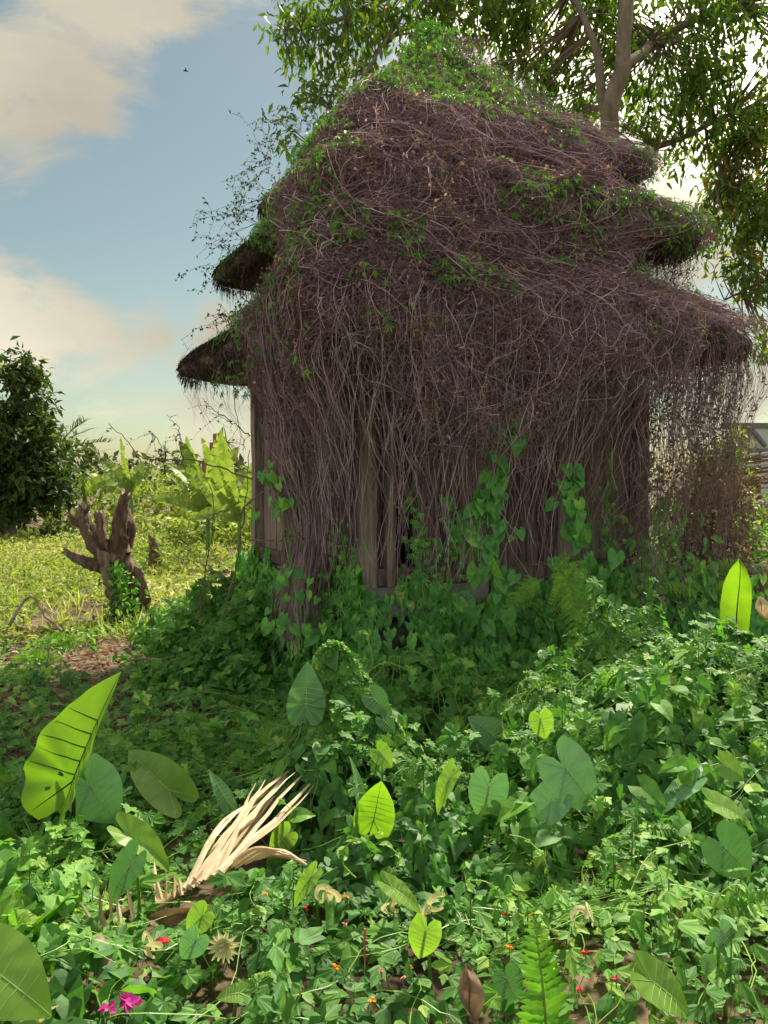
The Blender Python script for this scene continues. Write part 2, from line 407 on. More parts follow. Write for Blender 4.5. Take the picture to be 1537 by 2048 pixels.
def palmate():
    v = []; f = []
    for a, l in ((-75, .6), (-38, .85), (0, 1.0), (38, .85), (75, .6)):
        c, s = math.cos(math.radians(a)), math.sin(math.radians(a)); b = len(v)
        for (x, y, z) in ((0, 0, 0), (-.11 * l, l * .5, .03), (0, l * .55, -.05), (.11 * l, l * .5, .03), (0, l, -.2 * l)):
            v.append((x * c + y * s, -x * s + y * c, z))
        f += [(b, b + 2, b + 1), (b, b + 3, b + 2), (b + 1, b + 2, b + 4), (b + 2, b + 3, b + 4)]
    return np.array(v), np.array(f)
T_palm = palmate()
T_bit = (np.array([(0, 0, 0), (.35, .5, .15), (-.3, .45, -.1), (.05, 1, .1)], float), np.array([(0, 1, 2), (1, 3, 2)]))
T_blade = (np.array([(-.03, 0, 0), (.03, 0, 0), (-.025, .5, -.03), (.025, .5, -.03), (0, 1, -.22)], float), np.array([(0, 1, 3), (0, 3, 2), (2, 3, 4)]))

def scatter_frames(N, up=(0, 0, 1), spread=.6, toward=(0, 0, 0), flat=.25):
    """Leaf frames with faces about `up` and random heading; `flat` is how far the tip points below the leaf's own plane."""
    n = nrm(np.asarray(up, float) + np.asarray(toward, float) + rng.normal(size=(N, 3)) * spread)
    d = rng.normal(size=(N, 3)); d = d - n * (d * n).sum(-1, keepdims=True)
    return frames(d, n)

# ------------------------------------------------------------------ terrain
HUT_C = np.array([0.448, 7.908]); PHI = math.radians(25.6); HALF = 1.205
def to_hut(x, y):
    dx, dy = np.asarray(x) - HUT_C[0], np.asarray(y) - HUT_C[1]
    return dx * math.cos(PHI) + dy * math.sin(PHI), -dx * math.sin(PHI) + dy * math.cos(PHI)
def from_hut(u, v):
    u = np.asarray(u, float); v = np.asarray(v, float)
    return HUT_C[0] + u * math.cos(PHI) - v * math.sin(PHI), HUT_C[1] + u * math.sin(PHI) + v * math.cos(PHI)
def terrain(x, y):
    x = np.asarray(x, float); y = np.asarray(y, float)
    h = .10 * (vnoise(x * .8 + 7, y * .8) - .5) + .05 * (vnoise(x * 2.7, y * 2.7 + 5) - .5)
    h = h * sstep(60, 25, y)
    edge = 7.05 + .12 * x * 0 + .25 * (vnoise(x * 1.3, 3.3 + 0 * x) - .5)
    h = h + .72 * sstep(edge - .25, edge + .25, y) * sstep(1.3, 2.0, x) * sstep(40, 14, y)
    h = h + .42 * np.exp(-(((x + 1.05) / .6) ** 2 + ((y - 8.0) / .9) ** 2))
    u, v = to_hut(x, y)
    h = h + .06 * sstep(1.9, 1.3, np.maximum(np.abs(u), np.abs(v)))
    return h
gx = np.concatenate([-np.geomspace(9, 900, 34)[::-1], np.arange(-8.8, 8.9, .16), np.geomspace(9, 900, 34)])
gy = np.concatenate([-np.geomspace(.5, 60, 12)[::-1], np.arange(-.3, 16, .16), np.geomspace(16.2, 2400, 48)])
GX, GY = np.meshgrid(gx, gy)
GZ = terrain(GX, GY)
gs = Soup()
ii = np.arange(GX.size).reshape(GX.shape)
gs.add(np.stack([GX, GY, GZ], -1).reshape(-1, 3), quads=np.stack([ii[:-1, :-1], ii[:-1, 1:], ii[1:, 1:], ii[1:, :-1]], -1).reshape(-1, 4), tint=vnoise(GX * 1.5, GY * 1.5).ravel())
gs.build('ground', M_ground, smooth=True, kind='structure')
# ------------------------------------------------------------------ the thatched shrine hut
hut = thing('thatched_shrine_hut', 'three-tiered thatched wooden shrine hut on a stone plinth smothered in dead vines', 'hut', (HUT_C[0], HUT_C[1], 0), PHI)
def ring(q, half):
    """Point on a slightly rounded square ring (local hut axes). q 0..1 front, 1..2 right, 2..3 back, 3..4 left side."""
    q = np.mod(np.asarray(q, float), 4.0); k = np.floor(q).astype(int); t = (q - k) * 2 - 1
    u = np.choose(k, [t, np.ones_like(t), -t, -np.ones_like(t)])
    v = np.choose(k, [-np.ones_like(t), t, np.ones_like(t), -t])
    r = (np.abs(u) ** 20 + np.abs(v) ** 20) ** (1 / 20.0)
    return u / r * half, v / r * half

# plinth with courses of stone blocks and an overhanging slab course
s = Soup(); box(s, (0, 0, .22), (1.12, 1.12, .40), .2, .01)
plinth = s.build('plinth', M_stone, hut)
block_me = []
for i in range(4):
    s = Soup(); box(s, (0, 0, 0), (.185, .075, .098), .25 + .15 * i, .010)
    block_me.append(s.mesh('stone_block', M_stone))
def add_block(me, x, y, z, rz, sc):
    o = link('stone_block', me, plinth, (x, y, z)); o.rotation_euler = (rng.normal() * .01, rng.normal() * .01, rz + rng.normal() * .012); o.scale = sc
for side in (0, 3, 1):
    for c in range(3):
        n = 6 + (c % 2)
        for i in range(n):
            q = (i + .5) / n * 2.36 - 1.18
            if side == 0 and c < 2 and i == 0: continue              # dark hollow at the near corner
            a = {0: (q, -1.17), 3: (-1.17, q), 1: (1.17, q)}[side]
            add_block(block_me[rng.integers(4)], a[0], a[1], .08 + c * .205, 0 if side == 0 else math.pi / 2, (2.36 / n / .385, 1 + rng.uniform(-.2, .2), 1))
for side in (0, 3, 1, 2):
    n = 5
    for i in range(n):
        q = (i + .5) / n * 2.64 - 1.32
        a = {0: (q, -1.23), 3: (-1.23, q), 1: (1.23, q), 2: (q, 1.23)}[side]
        if side in (3, 1) and i in (0, n - 1): continue
        add_block(block_me[rng.integers(4)], a[0], a[1], .735, 0 if side in (0, 2) else math.pi / 2, (2.64 / n / .385, 1.35, 1.08))
# floor beams, posts, planks
for nm, c, h in (('sill_beam', (0, -1.205, .905), (1.30, .06, .062)), ('sill_beam', (0, 1.205, .905), (1.30, .06, .062)),
                 ('sill_beam', (-1.205, 0, .908), (.055, 1.14, .06)), ('sill_beam', (1.205, 0, .908), (.055, 1.14, .06))):
    s = Soup(); box(s, c, h, .35, .008); s.build(nm, M_wood, hut)
s = Soup(); box(s, (0, 0, .85), (1.14, 1.14, .02), .2); s.build('floor_board', M_wood, hut)
for x, y, m, w in ((-1.235, -1.235, M_wood_pale, .062), (1.235, -1.235, M_wood, .062), (-1.235, 1.235, M_wood_pale, .058), (1.235, 1.235, M_wood, .058), (-1.27, -.98, M_wood_pale, .038), (-1.06, -1.27, M_wood_pale, .03)):
    s = Soup()
    for z0, z1 in ((.84, 1.5), (1.5, 2.1), (2.1, 2.72)):
        pass
    zs = np.linspace(.84, 2.72, 7); ws = w + rng.uniform(-.004, .004, 7)
    k = np.array([(-1, -1), (1, -1), (1, 1), (-1, 1)], float)
    vv = np.concatenate([np.column_stack([k * ws[i] + (x, y) + rng.uniform(-.003, .003, 2), np.full(4, zs[i])]) for i in range(7)])
    qs = [(i * 4 + j, i * 4 + (j + 1) % 4, i * 4 + 4 + (j + 1) % 4, i * 4 + 4 + j) for i in range(6) for j in range(4)]
    s.add(vv, quads=qs, tint=.5); s.build('post', m, hut)
plank_me = []
for i in range(5):
    s = Soup(); box(s, (0, 0, .875), (.082 + .004 * (i % 3), .012, .875), .15 + .16 * i, .006); plank_me.append(s.mesh('plank', M_wood))
for side in range(4):
    for i in range(13):
        q = -1.08 + i * .18
        if side == 0 and i == 1: continue                              # missing plank beside the near post
        a = {0: (q, -1.19), 1: (1.19, q), 2: (q, 1.19), 3: (-1.19, q)}[side]
        o = link('plank', plank_me[rng.integers(5)], hut, (a[0], a[1], .965))
        o.rotation_euler = (0, 0, (0 if side in (0, 2) else math.pi / 2) + rng.normal() * .02)
        o.scale = (1, 1, 1 + rng.uniform(-.02, .0))
# cream board with a small ledge low on the left-hand wall
s = Soup(); box(s, (-1.222, -.62, 1.17), (.012, .27, .15), .5, .004); s.build('painted_board', M_cream, hut)
s = Soup(); box(s, (-1.235, -.62, 1.345), (.028, .29, .018), .6, .003); s.build('board_ledge', M_cream, hut)
s = Soup(); box(s, (-1.225, -.62, 1.42), (.014, .28, .045), .5, .004); s.build('window_rail', M_wood, hut)

TIERS = {
    'low': [(.90, 3.36), (1.1, 3.24), (1.35, 3.07), (1.6, 2.92), (1.77, 2.82), (1.865, 2.73), (1.895, 2.65), (1.87, 2.585), (1.78, 2.555), (1.5, 2.56), (1.2, 2.58), (.95, 2.62)],
    'mid': [(.55, 4.22), (.75, 4.10), (1.0, 3.95), (1.27, 3.80), (1.47, 3.69), (1.58, 3.60), (1.61, 3.52), (1.585, 3.455), (1.49, 3.425), (1.2, 3.43), (.9, 3.45), (.6, 3.5)],
    'top': [(.02, 5.38), (.12, 5.20), (.33, 4.91), (.58, 4.66), (.88, 4.43), (1.12, 4.28), (1.24, 4.20), (1.275, 4.13), (1.25, 4.065), (1.15, 4.04), (.9, 4.05), (.5, 4.1)],
}
LABELS = {'low': 'lowest and widest thatch tier with a thick dark eave', 'mid': 'middle thatch tier with mossy eave tips', 'top': 'steep topmost thatch tier under green creeper'}
def thatch(prof, M=96):
    s = Soup(); q = np.arange(M) * 4.0 / M
    # corners sharpened: sample q non-uniformly is not needed at this size
    vs_ = []
    for i, (a, z) in enumerate(prof):
        u, v = ring(q, a)
        nz = (vnoise(q * 9 + i * 1.7, np.full(M, z * 6)) - .5)
        cr = np.maximum(np.abs(u), np.abs(v)) / max(a, .01)
        corner = sstep(.75, 1.0, np.minimum(np.abs(u), np.abs(v)) / max(a, .01))
        rr = 1 + nz * .035
        vs_.append(np.column_stack([u * rr, v * rr, z + nz * .03 + corner * (.03 if i < 9 else .0)]))
    ids = np.arange(M * len(prof)).reshape(len(prof), M)
    a0, a1 = ids[:-1], ids[1:]
    s.add(np.concatenate(vs_), quads=np.stack([a0, a1, np.roll(a1, -1, 1), np.roll(a0, -1, 1)], -1).reshape(-1, 4), tint=np.tile(vnoise(q * 12, q * 0), len(prof)))
    return s
for key in ('low', 'mid', 'top'):
    prof = TIERS[key]
    roof = thatch(prof).build('thatch_roof', M_thatch, hut, smooth=True); roof['label'] = LABELS[key]
    # straws lying down the slope and a ragged fringe under the lip
    s = Soup()
    pr = np.array(prof[:7]); seg = np.r_[0, np.cumsum(np.linalg.norm(np.diff(pr, axis=0), axis=1))]
    N = 3900 if key != 'top' else 1600
    q0 = rng.uniform(0, 4, N) if key == 'top' else np.where(rng.random(N) < .6, rng.uniform(2.6, 4.0, N), rng.uniform(0, 4, N))
    d0 = rng.uniform(.1, 1, N) ** .6 * seg[-1]; ln = rng.uniform(.07, .2, N)
    pts = []
    for k in (0, 2):
        dd = np.minimum(d0 + ln * k / 2, seg[-1] + .02)
        a = np.interp(dd, seg, pr[:, 0]); z = np.interp(dd, seg, pr[:, 1])
        u, v = ring(q0 + rng.normal(0, .006, N), a + .012 + .012 * k / 2 * rng.random(N))
        pts.append(np.column_stack([u, v, z + .012 + .014 * rng.random(N)]))
    s.tubes(np.stack(pts, 1), rng.uniform(.0016, .0034, N), 3, rng.uniform(0, 1, N))
    N = 5000
    q0 = rng.uniform(0, 4, N); depth = rng.uniform(0, 1, N)
    lip = np.array(prof[5:9]); a = np.interp(depth, np.linspace(0, 1, 4), lip[:, 0]); z = np.interp(depth, np.linspace(0, 1, 4), lip[:, 1])
    pts = []
    L = rng.uniform(.03, .11, N) * (1 + (rng.random(N) < .06) * 1.0)
    sw = rng.normal(0, .010, N)
    for k in (0, 2):
        t = k / 2
        u, v = ring(q0 + sw * t, a - .01 + t * L * (.45 - .5 * depth))
        pts.append(np.column_stack([u, v, z - t * L * (.35 + .65 * depth)]))
    s.tubes(np.stack(pts, 1), rng.uniform(.0015, .003, N), 3, rng.uniform(0, .8, N))
    s.build('thatch_straw', M_thatch, roof, kind='stuff')
    # moss tufts near the left corner of each tier
    s = Soup(); N = 2600 if key != 'low' else 1500
    q0 = 3 + np.abs(rng.normal(.12, .28, N)); d0 = rng.uniform(.0, 1, N) * seg[-1]
    a = np.interp(d0, seg, pr[:, 0]); z = np.interp(d0, seg, pr[:, 1])
    keep = vnoise(q0 * 7, d0 * 5) > .45
    u, v = ring(q0, a + .01)
    p = np.column_stack([u, v, z + .012])[keep]
    s.inst(T_bit, p, scatter_frames(len(p), spread=.9), rng.uniform(.012, .032, len(p)), rng.random(len(p)))
    s.build('moss', M_moss, roof, kind='stuff')
s = Soup()
for c, h in (((0, -1.0, 3.2), (1.0, .02, .36)), ((0, 1.0, 3.2), (1.0, .02, .36)), ((-1.0, 0, 3.2), (.02, .98, .36)), ((1.0, 0, 3.2), (.02, .98, .36))): box(s, c, h, .3)
s.build('neck_wall', M_wood, hut)
s = Soup()
for c, h in (((0, -.66, 4.0), (.66, .02, .3)), ((0, .66, 4.0), (.66, .02, .3)), ((-.66, 0, 4.0), (.02, .64, .3)), ((.66, 0, 4.0), (.02, .64, .3))): box(s, c, h, .3)
s.build('neck_wall', M_wood, hut)
for sx in (-1, 1):
    s = Soup(); box(s, (sx * 1.42, 0, 2.535), (.04, 1.5, .02), .5, .003); s.build('eave_board', M_wood, hut)
    s = Soup(); box(s, (0, sx * 1.42, 2.532), (1.37, .04, .018), .5, .003); s.build('eave_board', M_wood, hut)

# ------------------------------------------------------------------ dead vines draped over the hut
DR = np.array([(.0, 5.44), (.14, 5.24), (.36, 4.95), (.62, 4.70), (.92, 4.47), (1.16, 4.32), (1.30, 4.18), (1.25, 4.08), (1.14, 4.02), (1.20, 3.91), (1.40, 3.80), (1.60, 3.66), (1.65, 3.54), (1.55, 3.45), (1.42, 3.38), (1.42, 3.14), (1.66, 2.98), (1.93, 2.79), (1.97, 2.62)])
DM = np.array([(.0, 5.44), (.14, 5.24), (.36, 4.96), (.64, 4.73), (.95, 4.51), (1.17, 4.34), (1.31, 4.18), (1.36, 4.06), (1.40, 3.99), (1.46, 3.89), (1.54, 3.79), (1.64, 3.65), (1.68, 3.53), (1.71, 3.42), (1.74, 3.32), (1.79, 3.14), (1.87, 2.98), (1.95, 2.79), (1.97, 2.62)])
DS = np.r_[0, np.cumsum(np.linalg.norm(np.diff(DR, axis=0), axis=1))]
S_EAVE = DS[-2]
def lump(q, sd):
    return .09 * (vnoise(q * 5 + 20, sd * 1.6) - .5) + .10 * (vnoise(q * 15, sd * 4.5 + 9) - .5) + .05 * (vnoise(q * 37, sd * 10) - .5)
def drape(q, sd, off):
    qm = np.mod(q, 4.0); w = np.where(qm < 2, sstep(.92, .64, qm), sstep(3.62, 3.88, qm)); off = off * np.where(qm > 2.5, .45 + .55 * sstep(3.5, 3.8, qm), 1.0)
    a = np.interp(sd, DS, DR[:, 0]) * (1 - w) + np.interp(sd, DS, DM[:, 0]) * w
    z = np.interp(sd, DS, DR[:, 1]) * (1 - w) + np.interp(sd, DS, DM[:, 1]) * w - np.maximum(sd - DS[-1], 0)
    hang = sstep(S_EAVE, S_EAVE + 1.6, sd)
    up = sstep(1.6, .3, sd)
    r = a + off + lump(q, sd) * (1 - up * .5) - hang * (.22 + .25 * vnoise(q * 9, q * 0 + 2)) * np.where(qm < 2, 1 - .85 * sstep(.66, .76, qm), 1.0)
    u, v = ring(q, np.maximum(r, .01))
    return np.stack([u, v, z + up * (off + lump(q, sd)) * .8], -1)
def low_edge(q):
    """How far below the eave the matted tangle still reaches."""
    return np.interp(np.mod(q + .5, 4.0), [0, .38, .5, .62, .68, .85, 1.1, 1.2, 1.3], [.0, .25, .45, .45, .95, .95, .75, .65, .05]) * (.6 + .8 * vnoise(q * 19, q * 0 + 3))
def cover(q, sd):
    """Chance that the dead vines lie here: all of the front, only part of the left flank, nothing far behind."""
    q = np.mod(q, 4.0)
    left = np.where(sd < .95, .06 + .94 * sstep(3.2, 3.5, q), np.where(sd < S_EAVE - .15, sstep(3.40, 3.66, q), sstep(3.60, 3.72, q)))
    gap_ = 1 - .88 * sstep(.70, .78, q) * (sd > DS[13] - .05) * (sd < DS[15] + .05)
    front = np.where(sd < S_EAVE + low_edge(q), gap_, (.06 + .18 * sstep(.35, .6, vnoise(q * 16, q * 0 + 4))) * (1 - .7 * sstep(.66, .72, q)))
    right = np.where(sd < 1.7, sstep(2.2, 1.4, q), np.where(sd < S_EAVE, sstep(1.9, 1.2, q), sstep(1.5, 1.1, q) * .2))
    return np.where(q < 1, front, np.where(q < 2.5, right, left))
vines = thing('dead_vine_tangle', 'tangled mat of dry purple-brown dead vines draped over the thatched hut', 'dead vines', (HUT_C[0], HUT_C[1], 0), PHI)
vines['kind'] = 'stuff'
def strands(N, K, L0, L1, drift, wob, off0, off1, r0, r1, smax, tint, smin=0.0, accept=True, lean_amt=1.8):
    q = rng.choice([0, 1, 2], N, p=[.66, .14, .20]); q0 = np.where(q == 0, rng.uniform(0, 1, N), np.where(q == 1, 1 + rng.uniform(0, 1.1, N) ** 1.3, 4 - rng.uniform(0, .95, N) ** 1.1))
    s0 = smin + (smax - smin) * rng.uniform(0, 1, N) ** .62
    if accept:
        k = rng.random(N) < cover(q0, s0); q0, s0 = q0[k], s0[k]; N = len(q0)
    L = rng.uniform(L0, L1, N)
    t = np.linspace(0, 1, K)[None]
    sd = s0[:, None] + L[:, None] * t
    a = np.interp(sd, DS, DR[:, 0]) + .12
    w = np.zeros((N, K))
    for f, am in ((1.0, 1.0), (2.1, .55), (3.1, .25)):
        w += am * np.sin(2 * math.pi * (f * t * rng.uniform(.6, 1.3, (N, 1)) + rng.random((N, 1))))
    lean = rng.normal(0, drift, N) + (vnoise(q0 * 11, s0 * 2.6 + 3) - .5) * lean_amt * sstep(S_EAVE + .7, S_EAVE, s0)
    qq = q0[:, None] + (lean[:, None] * L[:, None] * t + w * wob * L[:, None] ** .5) / (2 * a)
    wz = np.sin(2 * math.pi * (t * rng.uniform(.8, 3, (N, 1)) + rng.random((N, 1)))) * wob * .8
    off = rng.uniform(off0, off1, (N, 1)) + wz + rng.normal(0, .012, (N, K))
    sd = sd + np.cos(2 * math.pi * (t * rng.uniform(.8, 2.5, (N, 1)) + rng.random((N, 1)))) * wob
    pts = drape(qq, np.maximum(sd, .02), off)
    end = sd[:, -1]
    ok = (rng.random(N) < cover(qq[:, -1], end)) & (rng.random(N) < cover(qq[:, K // 2], sd[:, K // 2]))
    tn = np.clip(tint(N) + (vnoise(q0 * 14 + 4, s0 * 4) - .5) * .45, 0, 1)
    return pts[ok], np.broadcast_to(rng.uniform(r0, r1, N)[:, None], (N, K))[ok], tn[ok]
t_main = lambda N: np.clip(rng.beta(1.8, 3.6, N), 0, 1) * .72
t_pale = lambda N: rng.uniform(.5, .9, N)
allpts = []
s = Soup()
for args in ((10500, 7, .18, .60, .35, .028, -.07, .05, .0009, .0023, S_EAVE + .55, t_main),
             (4500, 9, .35, 1.0, .35, .040, .0, .09, .0009, .0022, S_EAVE - .05, t_main),
             (11000, 7, .08, .30, 1.8, .040, -.02, .12, .0008, .0019, S_EAVE + .6, t_main),
             (1100, 13, .25, .9, 1.0, .055, .04, .15, .0010, .0026, S_EAVE + .5, t_pale)):
    p, r, tt = strands(*args)
    s.tubes(p, r, 3, tt); allpts.append(p.reshape(-1, 3))
p, r, tt = strands(5200, 7, .08, .34, 1.8, .042, -.04, .12, .0008, .0019, S_EAVE + .95, t_main, smin=S_EAVE - .7)
s.tubes(p, r, 3, tt); allpts.append(p.reshape(-1, 3))
s.build('vine_stems', M_dead, vines, kind='stuff')
# curtain hanging below the lowest eave
def curtain(N, qs, L, spread, off, r0, r1, tint):
    q0 = qs(N); K = 11; t = np.linspace(0, 1, K)[None]
    N = len(q0); Ls = L(q0)
    sd = S_EAVE + rng.uniform(-.15, .15, N)[:, None] + Ls[:, None] * t
    wob = np.sin(2 * math.pi * (t * rng.uniform(.5, 2.4, (N, 1)) + rng.random((N, 1)))) * spread * t ** .7 + rng.normal(0, .006, (N, K)) + rng.normal(0, spread * .8, (N, 1)) * t
    o = rng.uniform(off[0], off[1], (N, 1)) + np.sin(2 * math.pi * (t * rng.uniform(.5, 2, (N, 1)) + rng.random((N, 1)))) * .03 * t
    p = drape(q0[:, None] + wob / 4.0, sd, o)
    keep = p[:, -1, 2] > -.3
    rad = np.linspace(1, .6, K)[None] * rng.uniform(r0, r1, (N, 1))
    return p[keep], rad[keep], tint(N)[keep]
s = Soup()
def q_front(N):
    q = rng.uniform(0, .72, N); w = np.interp(q, [0, .1, .14, .30, .34, .64, .7], [.28, .28, .9, .9, .18, .16, .5])
    return q[rng.random(len(q)) < w * (.45 + .55 * vnoise(q * 22, q * 0 + 8))]
def L_front(q): return np.interp(q, [0, .12, .16, .29, .36, .66, .72], [.9, .95, 1.15, 1.1, .6, .55, .9]) * rng.uniform(.45, 1.25, len(q)) + .4
def q_left(N): return 4 - np.abs(rng.normal(.0, .15, N)).clip(0, .325)
def L_left(q): return rng.uniform(.35, 1.25, len(q)) + .35 * sstep(3.9, 3.8, q) + 1.3 * (rng.random(len(q)) < .5) * sstep(4.0, 3.8, q)
def q_right(N):
    c = rng.choice([.765, .79, .855, .905, .955, 1.0, 1.08], N, p=[.26, .14, .10, .14, .14, .12, .10]); return c + rng.normal(0, .009, N)
def L_right(q): return rng.uniform(.25, 2.1, len(q)) + .3
for N, qs, L in ((1500, q_front, L_front), (640, q_left, L_left), (620, q_right, L_right)):
    p, r, tt = curtain(N, qs, L, .06, (-.34, .0), .0009, .0024, t_main); s.tubes(p, r, 3, tt); allpts.append(p.reshape(-1, 3))
p, r, tt = curtain(260, lambda N: rng.uniform(-.2, .75, N), lambda q: rng.uniform(.6, 2.0, len(q)), .10, (-.05, .12), .0015, .0030, t_pale); s.tubes(p, r, 3, tt)
p, r, tt = curtain(110, lambda N: rng.uniform(3.02, 3.70, N), lambda q: rng.uniform(.1, .8, len(q)) ** 1.2, .12, (-.25, -.08), .0009, .0018, t_main); s.tubes(p, r, 3, tt)
# heavy bundle dropping to the ground at the near-left side
N = 420; K = 14; t = np.linspace(0, 1, K)[None]
q0 = 4 - rng.normal(.235, .03, N); sd = S_EAVE - .3 + (rng.uniform(1.6, 2.75, N))[:, None] * t
p = drape(q0[:, None] + (np.sin(2 * math.pi * (t * rng.uniform(.4, 1.6, (N, 1)) + rng.random((N, 1)))) * .035 + rng.normal(0, .05, (N, 1)) * (t ** 2)) / 4, sd, rng.uniform(-.22, .05, (N, 1)) + .12 * t ** 2)
s.tubes(p, np.full((N, K), .0026), 3, np.clip(rng.normal(.5, .2, N), 0, 1)); allpts.append(p.reshape(-1, 3))
s.build('hanging_stems', M_dead, vines, kind='stuff')
# vines creeping over the wall itself
s = Soup(); N = 520; K = 9; t = np.linspace(0, 1, K)[None]
q0 = np.where(rng.random(N) < .7, rng.uniform(.02, 1, N), rng.uniform(3.5, 4, N)); z0 = rng.uniform(1.3, 2.6, N); Ls = rng.uniform(.4, 1.2, N)
qq = q0[:, None] + (np.cumsum(rng.normal(0, .018, (N, K)), 1)) / 2.4
u, v = ring(qq, 1.25 + rng.uniform(0, .10, (N, 1)) + rng.normal(0, .008, (N, K)))
p = np.stack([u, v, np.maximum(z0[:, None] - Ls[:, None] * t, .95)], -1)
s.tubes(p, np.full((N, K), .0027), 3, t_main(N)); s.build('wall_stems', M_dead, vines, kind='stuff')
rp = allpts[5 + 2]                                                     # right-hand curtain points
allpts = np.concatenate(allpts)
# dry leaf scraps caught in the stems
s = Soup(); n = 26000
p = allpts[rng.integers(0, len(allpts), n)] + rng.normal(0, .015, (n, 3))
s.inst(T_bit, p, scatter_frames(n, (0, -.3, .3), 1.2), rng.uniform(.012, .040, n), np.clip(rng.beta(1.6, 2.6, n), 0, 1))
k = allpts[rng.integers(0, len(allpts), 260)]
for c in k:                                                            # pale seed-head tufts
    m = rng.integers(8, 26); pp = c + rng.normal(0, .038, (m, 3))
    s.inst(T_bit, pp, scatter_frames(m, spread=1.5), rng.uniform(.010, .030, m), np.clip(rng.normal(.75, .2, m), 0, 1))
n = 2600; p = rp[rng.integers(0, len(rp), n)] + rng.normal(0, .012, (n, 3))
s.inst(T_simple, p, scatter_frames(n, (0, -.5, 0), 1.0), rng.uniform(.022, .05, n), np.clip(rng.beta(1.8, 2.4, n), 0, 1))
s.build('dry_scraps', M_deadleaf, vines, kind='stuff')
# green creeper patches over the roof
s = Soup(); n = 30000
q0 = np.where(rng.random(n) < .6, rng.uniform(0, 1.05, n), 4 - rng.uniform(0, 1.0, n)); sd = rng.uniform(.0, S_EAVE + .6, n) ** 1.0
loc_ = vnoise(q0 * 6 + 3, sd * 2.2 + 1) * .6 + vnoise(q0 * 17, sd * 6) * .4
qm = np.mod(q0, 4.0)
want = .455 + .30 * sstep(.9, .0, np.where(qm > 2, 4 - qm, qm)) * sstep(2.3, .5, sd) + .34 * (qm > 3.15) * (qm < 3.75) * sstep(S_EAVE, 2.2, sd) + .16 * (qm > 3.3) * (qm < 3.7)
k = (loc_ > 1 - want) & (rng.random(n) < .7 + .3 * (qm > 3)); k &= (sd < S_EAVE - .1) | (rng.random(n) < .25); k &= ~((qm > 2) & (qm < 3.5) & (sd > .9))
q0, sd = q0[k], sd[k]; n = len(q0)
ex = (np.mod(q0, 4) > 3) & (np.mod(q0, 4) < 3.45)
p = drape(q0, sd, rng.uniform(.02, .16, n) - ex * .10)
outw = nrm(np.column_stack([p[:, 0], p[:, 1], np.full(n, 1.1)]))
d = nrm(np.column_stack([p[:, 0] * .25, p[:, 1] * .25, np.full(n, -1.0)]) + rng.normal(0, .55, (n, 3)))
R = frames(d, outw + rng.normal(0, .35, (n, 3)))
half_ = n // 2
s.inst(T_palm, p[:half_], R[:half_], rng.uniform(.035, .07, half_), np.clip(rng.normal(.42, .22, half_), 0, 1))
s.inst(T_simple, p[half_:], R[half_:], rng.uniform(.028, .06, n - half_), np.clip(rng.normal(.42, .22, n - half_), 0, 1))
for key, nn in (('top', 2100), ('mid', 2300), ('low', 1900)):                # creeper hugging the left flank of each tier
    pr = np.array(TIERS[key][:7]); seg = np.r_[0, np.cumsum(np.linalg.norm(np.diff(pr, axis=0), axis=1))]
    q0 = 4 - rng.uniform(.2, .86, nn) if key == 'top' else 4 - rng.uniform(.2, {'mid': .84, 'low': .62}[key], nn); d0 = rng.uniform(.1, 1, nn) * seg[-1]
    kk = vnoise(q0 * 9 + 2, d0 * 4) + .35 * sstep(3.1, 3.5, q0) > .50; q0, d0 = q0[kk], d0[kk]; nn = len(q0)
    u, v = ring(q0, np.interp(d0, seg, pr[:, 0]) + rng.uniform(.01, .06, nn))
    p = np.column_stack([u, v, np.interp(d0, seg, pr[:, 1]) + rng.uniform(.01, .05, nn)])
    d = nrm(np.column_stack([p[:, 0] * .3, p[:, 1] * .3, np.full(nn, -1.0)]) + rng.normal(0, .5, (nn, 3)))
    s.inst(T_simple, p, frames(d, np.column_stack([p[:, 0], p[:, 1], np.full(nn, 1.2)]) + rng.normal(0, .35, (nn, 3))), rng.uniform(.025, .055, nn), np.clip(rng.normal(.4, .22, nn), 0, 1))
s.build('green_creeper', M_ivy, vines, kind='stuff')
